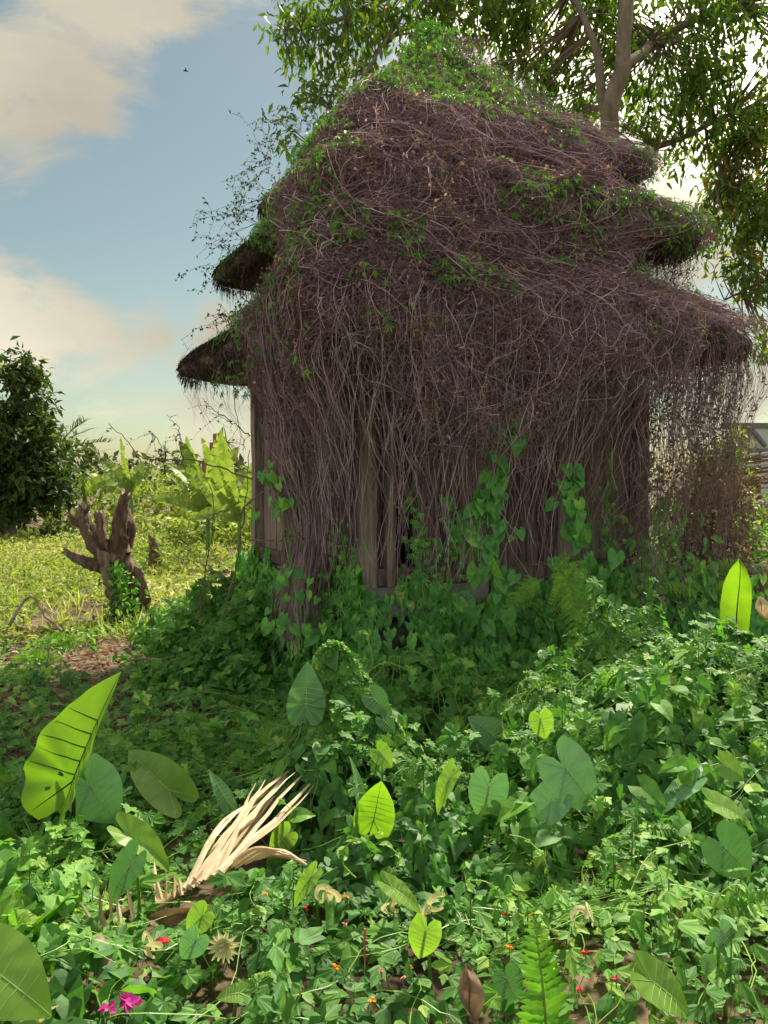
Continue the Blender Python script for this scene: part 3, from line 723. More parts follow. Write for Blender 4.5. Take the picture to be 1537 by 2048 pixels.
# ------------------------------------------------------------------ trees
def limb_tree(name, label, category, base, limbs, blobs, n_clusters, per, leaf_tpl, lsize, M_leaf, M_trunk, droop=.8, tint_mu=.45, tint_sd=.22, cl_r=.28, group=None, seed=1, gap=.0, twig=.006):
    """limbs: list of (points, radius0, radius1) in world coordinates; blobs: (centre, radii, weight)."""
    base = np.asarray(base, float)
    t_ = thing(name, label, category, base, group=group)
    first = None
    anchors = []
    for i, (pts, r0, r1) in enumerate(limbs):
        K = 12; path = spline(pts, K) - base
        path[1:-1] += rng.normal(0, r1 * .5, (K - 2, 3))
        s = Soup(); s.tubes(path, np.linspace(r0, r1, K)[None] * (1 + rng.normal(0, .04, (1, K))), 9 if r0 > .05 else 6, .5)
        o = s.build('trunk' if i == 0 else 'limb', M_trunk, t_, smooth=True)
        anchors.append(path[3:])
    anchors = np.concatenate(anchors)
    w = np.array([b[2] for b in blobs], float); w /= w.sum()
    ci = rng.choice(len(blobs), n_clusters, p=w)
    dirs = rand_dir(n_clusters); rr = rng.uniform(.25, 1, n_clusters) ** .5
    cc = np.array([blobs[i][0] for i in ci]) - base + dirs * rr[:, None] * np.array([blobs[i][1] for i in ci])
    if gap:
        g = vnoise(cc[:, 0] * 1.3 + 5, cc[:, 2] * 1.3) ; cc = cc[g > gap]
    n = len(cc)
    # twigs from the nearest limb to each leaf cluster
    d2 = ((cc[:, None] - anchors[None]) ** 2).sum(-1); a = anchors[d2.argmin(1)]
    far = np.sqrt(d2.min(1))
    mid = (a + cc) / 2 + rng.normal(0, .08, (n, 3)) * far[:, None]
    tt = np.linspace(0, 1, 6)[None, :, None]
    path = a[:, None] * (1 - tt) ** 2 + 2 * mid[:, None] * tt * (1 - tt) + cc[:, None] * tt ** 2
    s = Soup(); s.tubes(path, np.linspace(1.8, .5, 6)[None] * twig * (1 + far[:, None] * .4), 3, .45)
    s.build('twigs', M_trunk, t_, kind='stuff')
    # leaves
    N = n * per
    axis = nrm(cc - a + rng.normal(0, .15, (n, 3)) + 1e-4)
    u = rng.uniform(-.6, 1, (n, per, 1))
    p = cc[:, None] + axis[:, None] * u * cl_r * .8 + rng.normal(0, cl_r * .28, (n, per, 3))
    d = nrm(rng.normal(size=(n, per, 3)) * .8 + axis[:, None] * .5 + np.array([0, 0, -droop]))
    nn = nrm(rng.normal(size=(n, per, 3)) * .6 + np.array([0, -.1, 1.0]))
    ct = rng.normal(0, tint_sd * .7, (n, 1)) + tint_mu + rng.normal(0, tint_sd * .7, (n, per))
    s = Soup()
    s.inst(leaf_tpl, p.reshape(-1, 3), frames(d.reshape(-1, 3), nn.reshape(-1, 3)), rng.uniform(.7, 1.25, N) * lsize, np.clip(ct.ravel(), 0, 1))
    s.build('crown', M_leaf, t_)
    return t_

# big mango-like tree behind the hut, its trunk rising at the right of the roof
def TP(px, py, Y): return P(px, py, Y)
b = np.array([3.0, 12.2, .55])
limb_tree('mango_tree', 'tall leafy tree with a leaning grey trunk behind the hut roof', 'tree', b,
    [([b, (3.0, 12.0, 2.5), TP(1222, 300, 10.6), TP(1240, 170, 10.2), TP(1258, 20, 10.0), TP(1240, -300, 10.4)], .135, .07),
     ([TP(1226, 280, 10.6), TP(1208, 200, 10.4), TP(1190, 90, 10.3), TP(1120, -60, 10.5)], .075, .03),
     ([TP(1242, 140, 10.2), TP(1350, 60, 11.3), TP(1480, 10, 11.0)], .07, .025),
     ([TP(1224, 320, 10.7), TP(1330, 290, 11.4), TP(1460, 230, 11.0)], .06, .02),
     ([TP(1258, -40, 10.1), TP(1050, -90, 11.2), TP(850, -40, 10.6), TP(680, 40, 10.3), TP(570, 60, 10.1)], .07, .012),
     ([TP(850, -40, 10.6), TP(760, 100, 10.2), TP(690, 210, 10.0), TP(620, 290, 9.9)], .025, .008)],
    [(TP(1100, 40, 11.3), (1.1, .9, .62), 1.5), (TP(960, 10, 11.0), (.9, .8, .45), 1.0), (TP(800, 10, 10.6), (.75, .6, .45), .75), (TP(690, 60, 10.3), (.62, .5, .55), .62),
     (TP(610, 70, 10.1), (.4, .4, .35), .26), (TP(680, 200, 10.0), (.45, .4, .35), .34), (TP(590, 300, 9.9), (.35, .4, .3), .10), (TP(1330, 70, 11.2), (1.1, 1.0, .75), 1.7),
     (TP(1480, 110, 10.9), (.9, .9, .9), 1.5), (TP(1400, 230, 11.2), (.8, .7, .55), .9), (TP(1250, 210, 12.0), (.5, .5, .45), .4), (TP(1130, 190, 11.4), (.45, .4, .5), .5), (TP(1040, 150, 11.2), (.5, .4, .5), .5),
     (TP(1250, -180, 11.6), (2.2, 1.3, .6), .7), (TP(1560, -60, 11.4), (1.2, 1.0, .7), .4)],
    860, 11, T_long, .135, M_mango, M_bark, .85, .48, .2, .26)
# darker second tree at the right edge, partly brown
b = np.array([6.1, 12.6, .5])
limb_tree('broadleaf_tree', 'dark broadleaf tree with browning leaves beside the hut eave', 'tree', b,
    [([b, (6.0, 12.4, 2.2), TP(1640, 480, 12.0), TP(1620, 300, 11.8)], .13, .05), ([TP(1640, 480, 12.0), TP(1530, 420, 11.6), TP(1440, 360, 11.3)], .045, .015),
     ([TP(1640, 560, 12.0), TP(1540, 560, 11.6), TP(1450, 600, 11.4)], .035, .012)],
    [(TP(1510, 320, 11.4), (.62, .6, .62), 1.5), (TP(1470, 420, 11.4), (.6, .5, .45), .9), (TP(1560, 480, 11.5), (.6, .6, .7), 1.0), (TP(1490, 560, 11.4), (.42, .4, .4), .35), (TP(1620, 330, 11.8), (.9, .8, .9), 1.0), (TP(1540, 670, 11.5), (.35, .4, .3), .3)],
    330, 13, T_long, .13, M_mango, M_bark, .7, .55, .4, .22)
# lit shrub and tree tops beyond the right-hand side of the hut
b = np.array([5.9, 14.5, .5])
limb_tree('young_tree', 'sunlit yellow-green young tree behind the dangling vines', 'tree', b,
    [([b, P(1440, 990, 14.4), P(1450, 920, 14.3)], .05, .02)], [(P(1435, 960, 14.4), (.45, .5, .5), 1.0), (P(1465, 900, 14.4), (.25, .4, .35), .4), (P(1500, 1020, 14.4), (.45, .5, .35), .6), (P(1370, 1030, 14.6), (.6, .6, .4), .6)], 150, 16, T_simple, .11, M_banana, M_bark, .3, .55, .25, .2)

# dark round tree at the left edge of the field
b = PZ(20, 1085, 0.0)
def LT(px, py, dy=0): return P(px, py, b[1] + dy)
limb_tree('evergreen_tree', 'dense dark evergreen tree at the edge of the sunlit field', 'tree', b,
    [([b, LT(15, 1000), LT(20, 900), LT(30, 780)], .22, .06), ([LT(15, 1000), LT(70, 930), LT(110, 880)], .10, .03), ([LT(18, 950), LT(-60, 880), LT(-120, 850)], .10, .03)],
    [(LT(10, 800), (1.0, 1.0, .9), 1.0), (LT(50, 880), (1.0, 1.0, .75), 1.1), (LT(10, 940), (1.5, 1.2, .85), 1.4), (LT(75, 970), (.85, .9, .8), .8), (LT(30, 1040), (1.3, 1.1, .5), .9), (LT(-120, 900), (1.4, 1.2, 1.4), 1.3), (LT(105, 1040), (.45, .6, .4), .3), (LT(35, 750), (.4, .4, .4), .2)],
    760, 18, T_simple, .24, M_dark_tree, M_bark, .35, .42, .3, .40, gap=.30)

# banana plants
def paddle(L, W, arch, n=12, slit=.35, up=.9):
    """Banana blade along +y rising then arching; returns a Soup in local axes with ragged slits."""
    s = Soup(); ys = np.linspace(0, 1, n + 1)
    wid = W * np.sin(np.clip(ys * .93 + .07, 0, 1) * math.pi) ** .55 * (1 - .25 * ys)
    wid[-1] = .006
    cy = L * (ys - arch * .25 * ys ** 3); cz = L * (up * ys * .35 - arch * .75 * ys ** 2.2)
    for i in range(n):
        for sd in (-1, 1):
            sl = rng.uniform(0, slit) * (L / n) if rng.random() < .6 else 0
            dz0, dz1 = rng.normal(0, .015) * L, rng.normal(0, .015) * L
            v = [(0, cy[i], cz[i]), (0, cy[i + 1], cz[i + 1]), (sd * wid[i + 1], cy[i + 1] - sl, cz[i + 1] + wid[i + 1] * .22 + dz1), (sd * wid[i], cy[i], cz[i] + wid[i] * .22 + dz0)]
            s.add(v, quads=[(0, 1, 2, 3) if sd < 0 else (3, 2, 1, 0)], tint=np.clip(rng.normal(.5, .16), 0, 1))
    return s
def banana(label, base, height, leaves, group=None, torn=.35):
    base = np.asarray(base, float)
    t_ = thing('banana_plant', label, 'banana plant', base, group=group)
    s = Soup(); K = 7; z = np.linspace(0, height, K)
    s.tubes(np.column_stack([.02 * np.sin(z * 2), z * 0, z])[None], np.linspace(height * .05, height * .03, K)[None], 9, .2)
    s.build('pseudostem', M_stalk, t_, smooth=True)
    for (az, el, L, W, arch) in leaves:
        o = paddle(L, W, arch, 12, torn).build('leaf', M_banana, t_)
        a_, e_ = math.radians(az), math.radians(el); dv = np.array([-math.sin(a_) * math.cos(e_), math.cos(a_) * math.cos(e_), math.sin(e_)])
        Rm = frames(dv[None], np.array([[rng.normal(0, .4), -1.0, .55 + rng.normal(0, .3)]]))[0]
        o.matrix_local = Matrix.LocRotScale(Vector((0, 0, height * (.80 + .2 * rng.random()))), Matrix(Rm.tolist()).to_quaternion(), None)
    return t_
b1 = PZ(415, 1120, 0.0); b1 = P(415, 1105, 17.5); b1[2] = 0.0
banana('broad-leaved banana plant in front of the brick wall, left of the hut', b1, 1.1, [(75, 48, 1.6, .19, .6), (95, 66, 1.5, .18, .3), (-70, 60, 1.5, .18, .3), (-85, 40, 1.5, .19, .7), (-75, 76, 1.8, .17, .12), (110, 25, 1.3, .18, .9), (60, 10, 1.2, .18, 1.1), (-100, 15, 1.3, .18, 1.1), (150, 60, 1.3, .18, .5), (60, 80, 1.6, .17, .15)])
b4 = P(478, 1105, 16.5); b4[2] = 0.0
banana('slender banana plant with upright leaves close to the left wall of the hut', b4, 1.0, [(80, 70, 1.6, .16, .2), (-80, 74, 1.5, .16, .2), (90, 45, 1.4, .17, .6), (-85, 40, 1.3, .17, .7), (40, 84, 1.7, .15, .08), (100, 15, 1.1, .16, 1.0)])
b2 = P(262, 1050, 21.0); b2[2] = 0.0
banana('small banana plant with one upright rolled leaf behind the pollarded stump', b2, 1.35, [(5, 84, 1.25, .11, .02), (70, 35, 1.3, .22, .8), (100, 50, 1.1, .22, .5), (-80, 45, 1.2, .22, .6), (-50, 65, 1.0, .2, .3), (80, 15, 1.3, .22, 1.1)], torn=.6)
b3 = P(170, 1040, 24.0); b3[2] = 0.0
banana('drooping banana plant with browned leaves beside the dark tree', b3, 1.5, [(40, 20, 1.5, .22, 1.1), (-70, 25, 1.5, .22, 1.1), (110, 35, 1.2, .22, .9), (-120, 30, 1.3, .22, 1.0), (-30, 45, 1.1, .2, .8)], torn=.7)

# feathery palm crown beside the dark tree
pb = P(95, 1030, 26.5); pb[2] = 0
pt = thing('palm_tree', 'feathery palm with thin arching fronds poking out behind the dark tree', 'palm', pb)
s = Soup(); s.tubes(np.array([(0, 0, 0), (.05, 0, 1.2), (.1, 0, 2.3)])[None], np.array([[.13, .11, .09]]), 8, .4); s.build('trunk', M_bark, pt, smooth=True)
for az, el, L in ((10, 30, 2.0), (-5, 55, 1.9), (20, 8, 2.2), (-20, 18, 1.9), (60, 45, 1.8), (120, 35, 2.0), (180, 40, 2.0), (240, 45, 2.0), (300, 40, 2.0)):
    a, e = math.radians(az), math.radians(el); K = 12; tt = np.linspace(0, 1, K)
    d = np.array([math.cos(a) * math.cos(e), math.sin(a) * math.cos(e), math.sin(e)])
    path = np.array([.1, 0, 2.3]) + d * tt[:, None] * L - np.array([0, 0, 1]) * (tt[:, None] ** 2) * L * .28
    s = Soup(); s.tubes(path[None], np.linspace(.018, .005, K)[None], 4, .5)
    n = 44; ti = rng.uniform(.12, 1, n); pos = np.stack([np.interp(ti, tt, path[:, k]) for k in range(3)], -1)
    side = nrm(np.cross(d, (0, 0, 1))) * np.where(rng.random(n) < .5, 1, -1)[:, None]
    dd = nrm(side + d * .7 + np.array([0, 0, .25]) + rng.normal(0, .12, (n, 3)))
    s.inst(T_blade, pos, frames(dd, np.array([0, 0, 1.0]) + rng.normal(0, .3, (n, 3))), rng.uniform(.35, .6, n), rng.uniform(.2, .7, n))
    s.build('frond', M_dark_tree, pt)

# far line of trees along the horizon (one mass)
s = Soup()
for x in np.arange(-75, 80, 2.6):
    Y = 95 + rng.normal(0, 9); h = 3.6 + 2.2 * vnoise(x * .13, 1.0) + rng.uniform(-.4, .9); n = 150
    u = rand_dir(n) * (rng.uniform(.3, 1, n) ** .4)[:, None]
    p = np.array([x, Y, h * .52]) + u * np.array([2.6, 2.0, h * .55]); p[:, 2] = np.maximum(p[:, 2], .1)
    s.inst(T_simple, p, scatter_frames(n, spread=1.2), rng.uniform(.7, 1.5, n), np.clip(rng.normal(.45, .25, n), 0, 1))
for x in (-24.0, -13.5):
    Y = 80 + rng.normal(0, 6); h = rng.uniform(4.6, 5.6)
    s.tubes(np.array([(x, Y, 0), (x + .2, Y, h)])[None], np.array([[.15, .1]]), 5, .3)
    n = 34; d = nrm(np.column_stack([rng.normal(size=n), rng.normal(size=n), rng.uniform(-.4, .7, n)]))
    s.inst(T_blade, np.tile((x + .2, Y, h), (n, 1)), frames(d, np.tile((0, 0, 1.0), (n, 1)) + rng.normal(0, .2, (n, 3))), rng.uniform(1.3, 2.0, n) * np.ones(n), rng.uniform(.2, .6, n))
s.build('treeline', M_far_tree, label='distant hazy line of trees along the horizon beyond the field', category='treeline', kind='stuff')

# hedge of scrub behind the field
s = Soup()
for (px, py, Y, rx, rz, n, tm) in ((200, 990, 27, 1.6, .75, 700, .5), (300, 1010, 26, 1.5, .6, 600, .6), (140, 1040, 25, .9, .5, 300, .35), (360, 985, 28, 1.5, .8, 600, .55), (470, 1040, 21, 1.2, .7, 600, .6), (260, 1050, 24.5, 1.6, .35, 450, .75), (520, 1000, 23, 1.2, .9, 500, .5), (400, 1060, 20, 1.0, .35, 400, .7)):
    c = P(px, py, Y); u = rand_dir(n) * (rng.uniform(.2, 1, n) ** .4)[:, None]
    p = c + u * np.array([rx, .9, rz]); p[:, 2] = np.abs(p[:, 2])
    s.inst(T_simple, p, scatter_frames(n, spread=1.0), rng.uniform(.14, .3, n), np.clip(rng.normal(tm, .22, n), 0, 1))
s.build('scrub_hedge', M_banana, label='band of yellow-green scrub behind the sunlit field', category='scrub', kind='stuff')

# ------------------------------------------------------------------ sunlit field of low crop
s = Soup()
n = 30000
Y = 8.4 + 19 * rng.random(n) ** 1.2
X = -rng.uniform(.02, .62, n) * Y - .2
edge = sstep(8.4, 10.6, Y + .8 * (vnoise(X * 1.1, Y * 1.1) - .5))
k = ((X < -1.75 - .06 * (Y - 8.6)) | (Y > 11)) & (rng.random(n) < .12 + .88 * edge) & (vnoise(X * 1.6 + 40, Y * 1.1) > .22); X, Y, edge = X[k], Y[k], edge[k]; n = len(X)
row = .05 * np.sin(Y * 5.2 + 1.4 * vnoise(X * .5, Y * .5))
z = terrain(X, Y) + (np.abs(rng.normal(.0, .06, n)) + .12 * vnoise(X * 1.4, Y * 1.4) + row) * (.3 + .7 * edge) + .02
s.inst(T_simple, np.column_stack([X, Y, z]), scatter_frames(n, (0, -.1, 1), .65), rng.uniform(.06, .13, n) * (1 + (Y - 9) * .02), np.clip(.55 + .5 * (vnoise(X * .9, Y * .5 + 9) - .5) + rng.normal(0, .2, n), 0, 1))
m = 9000; Y = 8.6 + 17 * rng.random(m); X = -rng.uniform(.02, .62, m) * Y - .4
k = vnoise(X * 1.2 + 12, Y * .9) > .4; X, Y = X[k], Y[k]; m = len(X)
d = nrm(np.column_stack([rng.normal(0, .6, m), rng.normal(0, .4, m), np.ones(m)]))
s.inst(T_blade, np.column_stack([X, Y, terrain(X, Y)]), frames(d, rng.normal(size=(m, 3))), rng.uniform(.16, .36, m), rng.uniform(.6, 1, m))
s.build('field_crop', M_crop, label='sunlit yellow-green low crop covering the open field', category='crop', kind='stuff')
# ------------------------------------------------------------------ foreground ground cover
MOUNDS = [  # x, y, radius, height : heaps of vine over old stumps
    (-.27, 3.98, .25, .60), (1.22, 4.6, .24, .52), (1.97, 4.9, .26, .40), (.22, 4.9, .30, .36), (.95, 3.9, .5, .30), (1.75, 4.2, .6, .36), (.75, 4.6, .35, .32), (-.45, 3.75, .2, .18), (.05, 3.6, .3, .12)]
def canopy(x, y):
    c = terrain(x, y) + .07 + .20 * vnoise(x * 1.6 + 3, y * 1.6) ** 1.5 + .09 * vnoise(x * 4.5, y * 4.5 + 2)
    c = c + .14 * sstep(.2, 1.6, x) * sstep(6.0, 4.5, y)
    x = x + .26 * (vnoise(x * 4.2 + 60, y * 4.2) - .5); y = y + .26 * (vnoise(x * 4.2, y * 4.2 + 70) - .5)
    for mx, my, r, h in MOUNDS:
        c = c + h * np.exp(-(((x - mx) ** 2 + (y - my) ** 2) / (r * r)) ** 1.1)
    return c
def cover_density(x, y):
    d = np.ones_like(x)
    litter = sstep(-.60, -1.0, x) * sstep(4.4, 5.0, y) * sstep(8.2, 7.2, y)       # bare litter at the left of the hut
    d = d * (1 - .86 * litter)
    u, v = to_hut(x, y)
    d = np.where(np.maximum(np.abs(u), np.abs(v)) < 1.22, 0, d)
    frond = np.exp(-(((x + .72) / .32) ** 2 + ((y - 3.75) / .45) ** 2))
    return d * (1 - .62 * frond)
def PC(px, py, up=.0):
    """Point where the sight line through a pixel meets the top of the ground cover (raised by up)."""
    d = sky_dir(px, py); tt = np.linspace(1.2, 9, 1600); q = CAM + d[None] * tt[:, None]
    hit = np.argmax(q[:, 2] < canopy(q[:, 0], q[:, 1]) + up)
    return q[hit] if hit else P(px, py, 5.0)
CLEAR = [(450, 1888, .085), (662, 1797, .07), (858, 1818, .07), (785, 1806, .04), (1168, 1828, .05), (312, 1888, .06), (60, 2020, .07), (730, 1890, .04), (262, 2004, .035), (940, 1990, .05), (834, 1890, .04), (200, 1910, .05), (1080, 1930, .05), (1072, 1860, .04), (430, 1730, .10), (500, 1650, .10), (340, 1800, .06), (848, 1890, .04)]
N = 68000
Y = 1.25 + (6.9 - 1.25) * np.sqrt(rng.random(N)); X = rng.uniform(-1, 1, N) * (.50 * Y + 1.05)
k = rng.random(N) < cover_density(X, Y) * (.62 + .38 * sstep(4.5, 2.0, Y))
for cx, cy, cr in CLEAR:
    q = PC(cx, cy, .02); k &= ~((np.abs(X - q[0]) < cr) & (Y > q[1] - cr * 2.2) & (Y < q[1] + cr * .6))
X, Y = X[k], Y[k]
for mx, my, mr, mh in MOUNDS[:3]:                                      # steep heaps need more leaves per square metre of ground
    n_ = int(2600 * mh); a_ = rng.uniform(0, 2 * math.pi, n_); r_ = mr * rng.uniform(.2, 1.35, n_)
    X = np.r_[X, mx + np.cos(a_) * r_]; Y = np.r_[Y, my + np.sin(a_) * r_]
rise = np.zeros(len(X))
n_ = 420; sy = 1.5 + 4.0 * rng.random(n_); sx = rng.uniform(-1, 1, n_) * (.48 * sy + .3); sh = rng.uniform(.05, .20, n_)      # upright leafy shoots
kk_ = (rng.random(n_) < cover_density(sx, sy))
for cx, cy, cr in CLEAR:
    q = PC(cx, cy, .02); kk_ &= ~((np.abs(sx - q[0]) < cr + .05) & (sy > q[1] - .5) & (sy < q[1] + .1))
sx, sy, sh = sx[kk_], sy[kk_], sh[kk_]
for f_ in (.25, .45, .6, .75, .9, 1.0, 1.0):
    X = np.r_[X, sx + rng.normal(0, .022, len(sx))]; Y = np.r_[Y, sy + rng.normal(0, .022, len(sx))]; rise = np.r_[rise, sh * f_]
N = len(X)
e = .02
c0 = canopy(X, Y); gxn = (canopy(X + e, Y) - c0) / e; gyn = (canopy(X, Y + e) - c0) / e
nrmv = nrm(np.column_stack([-gxn, -gyn, np.ones(N)]))
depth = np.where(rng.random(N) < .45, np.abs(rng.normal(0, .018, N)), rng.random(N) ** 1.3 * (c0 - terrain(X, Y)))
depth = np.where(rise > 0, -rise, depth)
pos = np.column_stack([X, Y, c0 - depth])
zone = vnoise(X * .9 + 11, Y * .9 + 4) * .6 + vnoise(X * 2.5, Y * 2.5 + 30) * .4
kindv = np.where((Y < 3.3) & (zone < .47), 0, np.where(zone < .54, 1, 2))        # 0 three-lobed, 1 lobed, 2 heart
kindv = np.where(rng.random(N) < .06, rng.integers(0, 3, N), kindv)
tiltn = nrmv + np.array([0, -.38, .35]) + rng.normal(0, .38, (N, 3))
head = rng.normal(size=(N, 3)) * .8 + np.column_stack([-gxn * .0, -np.ones(N) * .55, np.zeros(N)]) - nrmv * 0
head = head - nrm(tiltn) * (head * nrm(tiltn)).sum(-1, keepdims=True) - np.array([0, 0, .15])
R = frames(head, tiltn)
size = np.where(kindv == 0, rng.uniform(.036, .070, N), np.where(kindv == 1, rng.uniform(.026, .058, N), rng.uniform(.040, .082, N)))
size = size * (1 - .25 * (depth > .1)) * np.where(Y > 3.2, 1.12, 1) * np.where(rng.random(N) < .07, 1.6, 1)
patch = vnoise(X * 1.9 + 80, Y * 1.9 + 15)
size = size * (.8 + .45 * vnoise(X * 1.3 + 33, Y * 1.3 + 44))
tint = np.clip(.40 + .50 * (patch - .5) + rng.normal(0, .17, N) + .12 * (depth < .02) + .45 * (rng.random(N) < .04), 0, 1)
TPL = {0: (T_wedelia, T_wedelia), 1: (T_lobed, T_lobed2), 2: (T_heart, T_heart2)}
LOW = {0: T_wedelia, 1: T_lobed_l, 2: T_heart_l}
gc = thing('ground_cover', 'lush green creeping ground cover of heart-shaped and lobed leaves filling the foreground', 'ground cover', (0, 0, 0))
gc['kind'] = 'stuff'
# the 300 leaves that show largest are single pieces
view = pos - CAM
scr = size / view[:, 1] * ((depth < .015)) * (np.abs(view[:, 0] / view[:, 1]) < .43) * (view[:, 1] > 1.9) * (-view[:, 2] / view[:, 1] < .61) * (rng.random(N) < .35)
big = np.argsort(-scr)[:300]
single = np.zeros(N, bool); single[big] = True
leaf_me = {}
for kk in range(3):
    for b_ in range(2):
        for tb in range(4):
            s = Soup(); s.add(TPL[kk][b_][0], tris=TPL[kk][b_][1], tint=.3 + .16 * tb)
            leaf_me[kk, b_, tb] = s.mesh('leaf', M_cover if kk != 2 else M_heart)
for i in big:
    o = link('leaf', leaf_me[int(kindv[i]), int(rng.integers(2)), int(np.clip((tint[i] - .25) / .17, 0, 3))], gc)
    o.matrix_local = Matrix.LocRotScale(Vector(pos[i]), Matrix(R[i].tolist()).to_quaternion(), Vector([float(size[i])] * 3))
vv = rng.random(N) < .5
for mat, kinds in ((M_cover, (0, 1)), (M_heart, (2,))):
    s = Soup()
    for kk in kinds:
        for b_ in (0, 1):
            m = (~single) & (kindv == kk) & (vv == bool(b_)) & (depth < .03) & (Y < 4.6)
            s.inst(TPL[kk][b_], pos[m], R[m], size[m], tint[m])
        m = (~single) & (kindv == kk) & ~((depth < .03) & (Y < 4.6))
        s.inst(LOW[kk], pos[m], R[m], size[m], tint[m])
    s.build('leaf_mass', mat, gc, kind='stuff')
# leaf stalks and creeping stems
s = Soup(); m = rng.choice(N, 9000, replace=False)
a = pos[m]; bb = a + np.column_stack([rng.normal(0, .03, (len(m), 2)), -rng.uniform(.05, .12, len(m))])
s.tubes(np.stack([a, bb], 1), np.full((len(m), 2), .0014), 3, rng.uniform(.2, .9, len(m)))
M = 420; K = 12
x0 = rng.uniform(-1.8, 2.2, M); y0 = rng.uniform(1.8, 6, M); ang = rng.uniform(0, 2 * math.pi, M)
st = np.cumsum(np.concatenate([np.zeros((M, 1)), rng.normal(0, .35, (M, K - 1))], 1), 1) + ang[:, None]
step = rng.uniform(.03, .07, (M, 1))
xs = x0[:, None] + np.cumsum(np.cos(st) * step, 1); ys = y0[:, None] + np.cumsum(np.sin(st) * step, 1)
zs = canopy(xs, ys) - .01 + .03 * np.sin(np.linspace(0, 3.14, K))[None] * rng.random((M, 1))
s.tubes(np.stack([xs, ys, zs], -1), np.full((M, K), .0017), 3, rng.uniform(.3, 1, M))
sc0 = canopy(sx, sy)
s.tubes(np.stack([np.column_stack([sx, sy, sc0 - .06]), np.column_stack([sx, sy, sc0 + sh])], 1), np.full((len(sx), 2), .0022), 4, rng.uniform(.2, .7, len(sx)))
s.build('creeping_stems', M_stalk, gc, kind='stuff')

# ------------------------------------------------------------------ leaf litter and sticks on the bare patch
s = Soup(); n = 9000
X = rng.uniform(-4.2, -.3, n); Y = rng.uniform(4.2, 9.6, n)
s.inst(T_bit, np.column_stack([X, Y, terrain(X, Y) + .008 + rng.random(n) * .02]), scatter_frames(n, spread=.45), rng.uniform(.02, .07, n), np.clip(rng.normal(.45, .25, n), 0, 1))
n = 2600
X = rng.uniform(-2.5, 2.8, n); Y = rng.uniform(1.6, 6.8, n)
s.inst(T_bit, np.column_stack([X, Y, terrain(X, Y) + .008 + rng.random(n) * .02]), scatter_frames(n, spread=.45), rng.uniform(.02, .07, n), np.clip(rng.normal(.45, .25, n), 0, 1))
m = 420; X = rng.uniform(-4.2, -.45, m); Y = rng.uniform(4.6, 9.4, m); L = rng.uniform(.08, .45, m); a = rng.uniform(0, 2 * math.pi, m)
t = np.linspace(-.5, .5, 5)[None]
xs = X[:, None] + np.cos(a)[:, None] * L[:, None] * t + rng.normal(0, .01, (m, 5)); ys = Y[:, None] + np.sin(a)[:, None] * L[:, None] * t + rng.normal(0, .01, (m, 5))
s.tubes(np.stack([xs, ys, terrain(xs, ys) + .015 + rng.random((m, 1)) * .03], -1), rng.uniform(.002, .005, m), 4, rng.uniform(.2, .9, m))
s.build('leaf_litter', M_deadleaf, label='brown litter of dead leaves and twigs on the soil left of the hut', category='leaf litter', kind='stuff')

# small weeds between the litter, on the bank and at the foot of the field
s = Soup(); n = 9000
X = rng.uniform(-4.6, -.2, n); Y = rng.uniform(4.4, 9.8, n)
g = vnoise(X * 1.7 + 9, Y * 1.7); bank = np.exp(-(((X + 1.25) / .7) ** 2 + ((Y - 7.3) / 1.0) ** 2))
k = (g + .55 * bank > .62); X, Y, bank = X[k], Y[k], bank[k]; n = len(X)
h = np.abs(rng.normal(.05, .05, n)) + bank * .30 * rng.random(n)
tn = np.clip(.45 + .5 * sstep(8.2, 9.4, Y) + rng.normal(0, .2, n), 0, 1)
s.inst(T_simple, np.column_stack([X, Y, terrain(X, Y) + h]), scatter_frames(n, (0, -.3, 1), .5), rng.uniform(.045, .10, n), tn)
for (cx, cy, rx, ry, hz, n) in ((-1.15, 6.9, .45, .5, .55, 900), (-1.6, 7.6, .5, .5, .5, 700), (-2.0, 8.5, .45, .4, .4, 500), (-.95, 6.2, .3, .35, .3, 450), (-1.5, 6.6, .35, .3, .28, 350)):   # bushy growth between the stump and the hut
    u = rand_dir(n) * (rng.uniform(.2, 1, n) ** .5)[:, None]; X, Y = cx + u[:, 0] * rx, cy + u[:, 1] * ry
    s.inst(T_heart_l, np.column_stack([X, Y, terrain(X, Y) + np.abs(u[:, 2]) * hz * (.6 + .8 * vnoise(X * 4, Y * 4))]), scatter_frames(n, (-.2, -.6, .8), .5), rng.uniform(.045, .095, n), np.clip(rng.normal(.45, .2, n), 0, 1))
n = 7000; Y = rng.uniform(7.0, 17, n); X = rng.uniform(.22, .60, n) * Y + .2       # weeds on the raised ground right of the hut
k = vnoise(X * 1.1, Y * 1.1 + 50) > .28; X, Y = X[k], Y[k]; n = len(X)
s.inst(T_simple, np.column_stack([X, Y, terrain(X, Y) + np.abs(rng.normal(.08, .10, n)) + .25 * vnoise(X * 1.5 + 8, Y * 1.5)]), scatter_frames(n, (0, -.2, 1), .6), rng.uniform(.06, .13, n), np.clip(rng.normal(.65, .25, n), 0, 1))
s.build('low_weeds', M_cover, label='scattered low green weeds on the banks at both sides of the hut', category='weeds', kind='stuff')

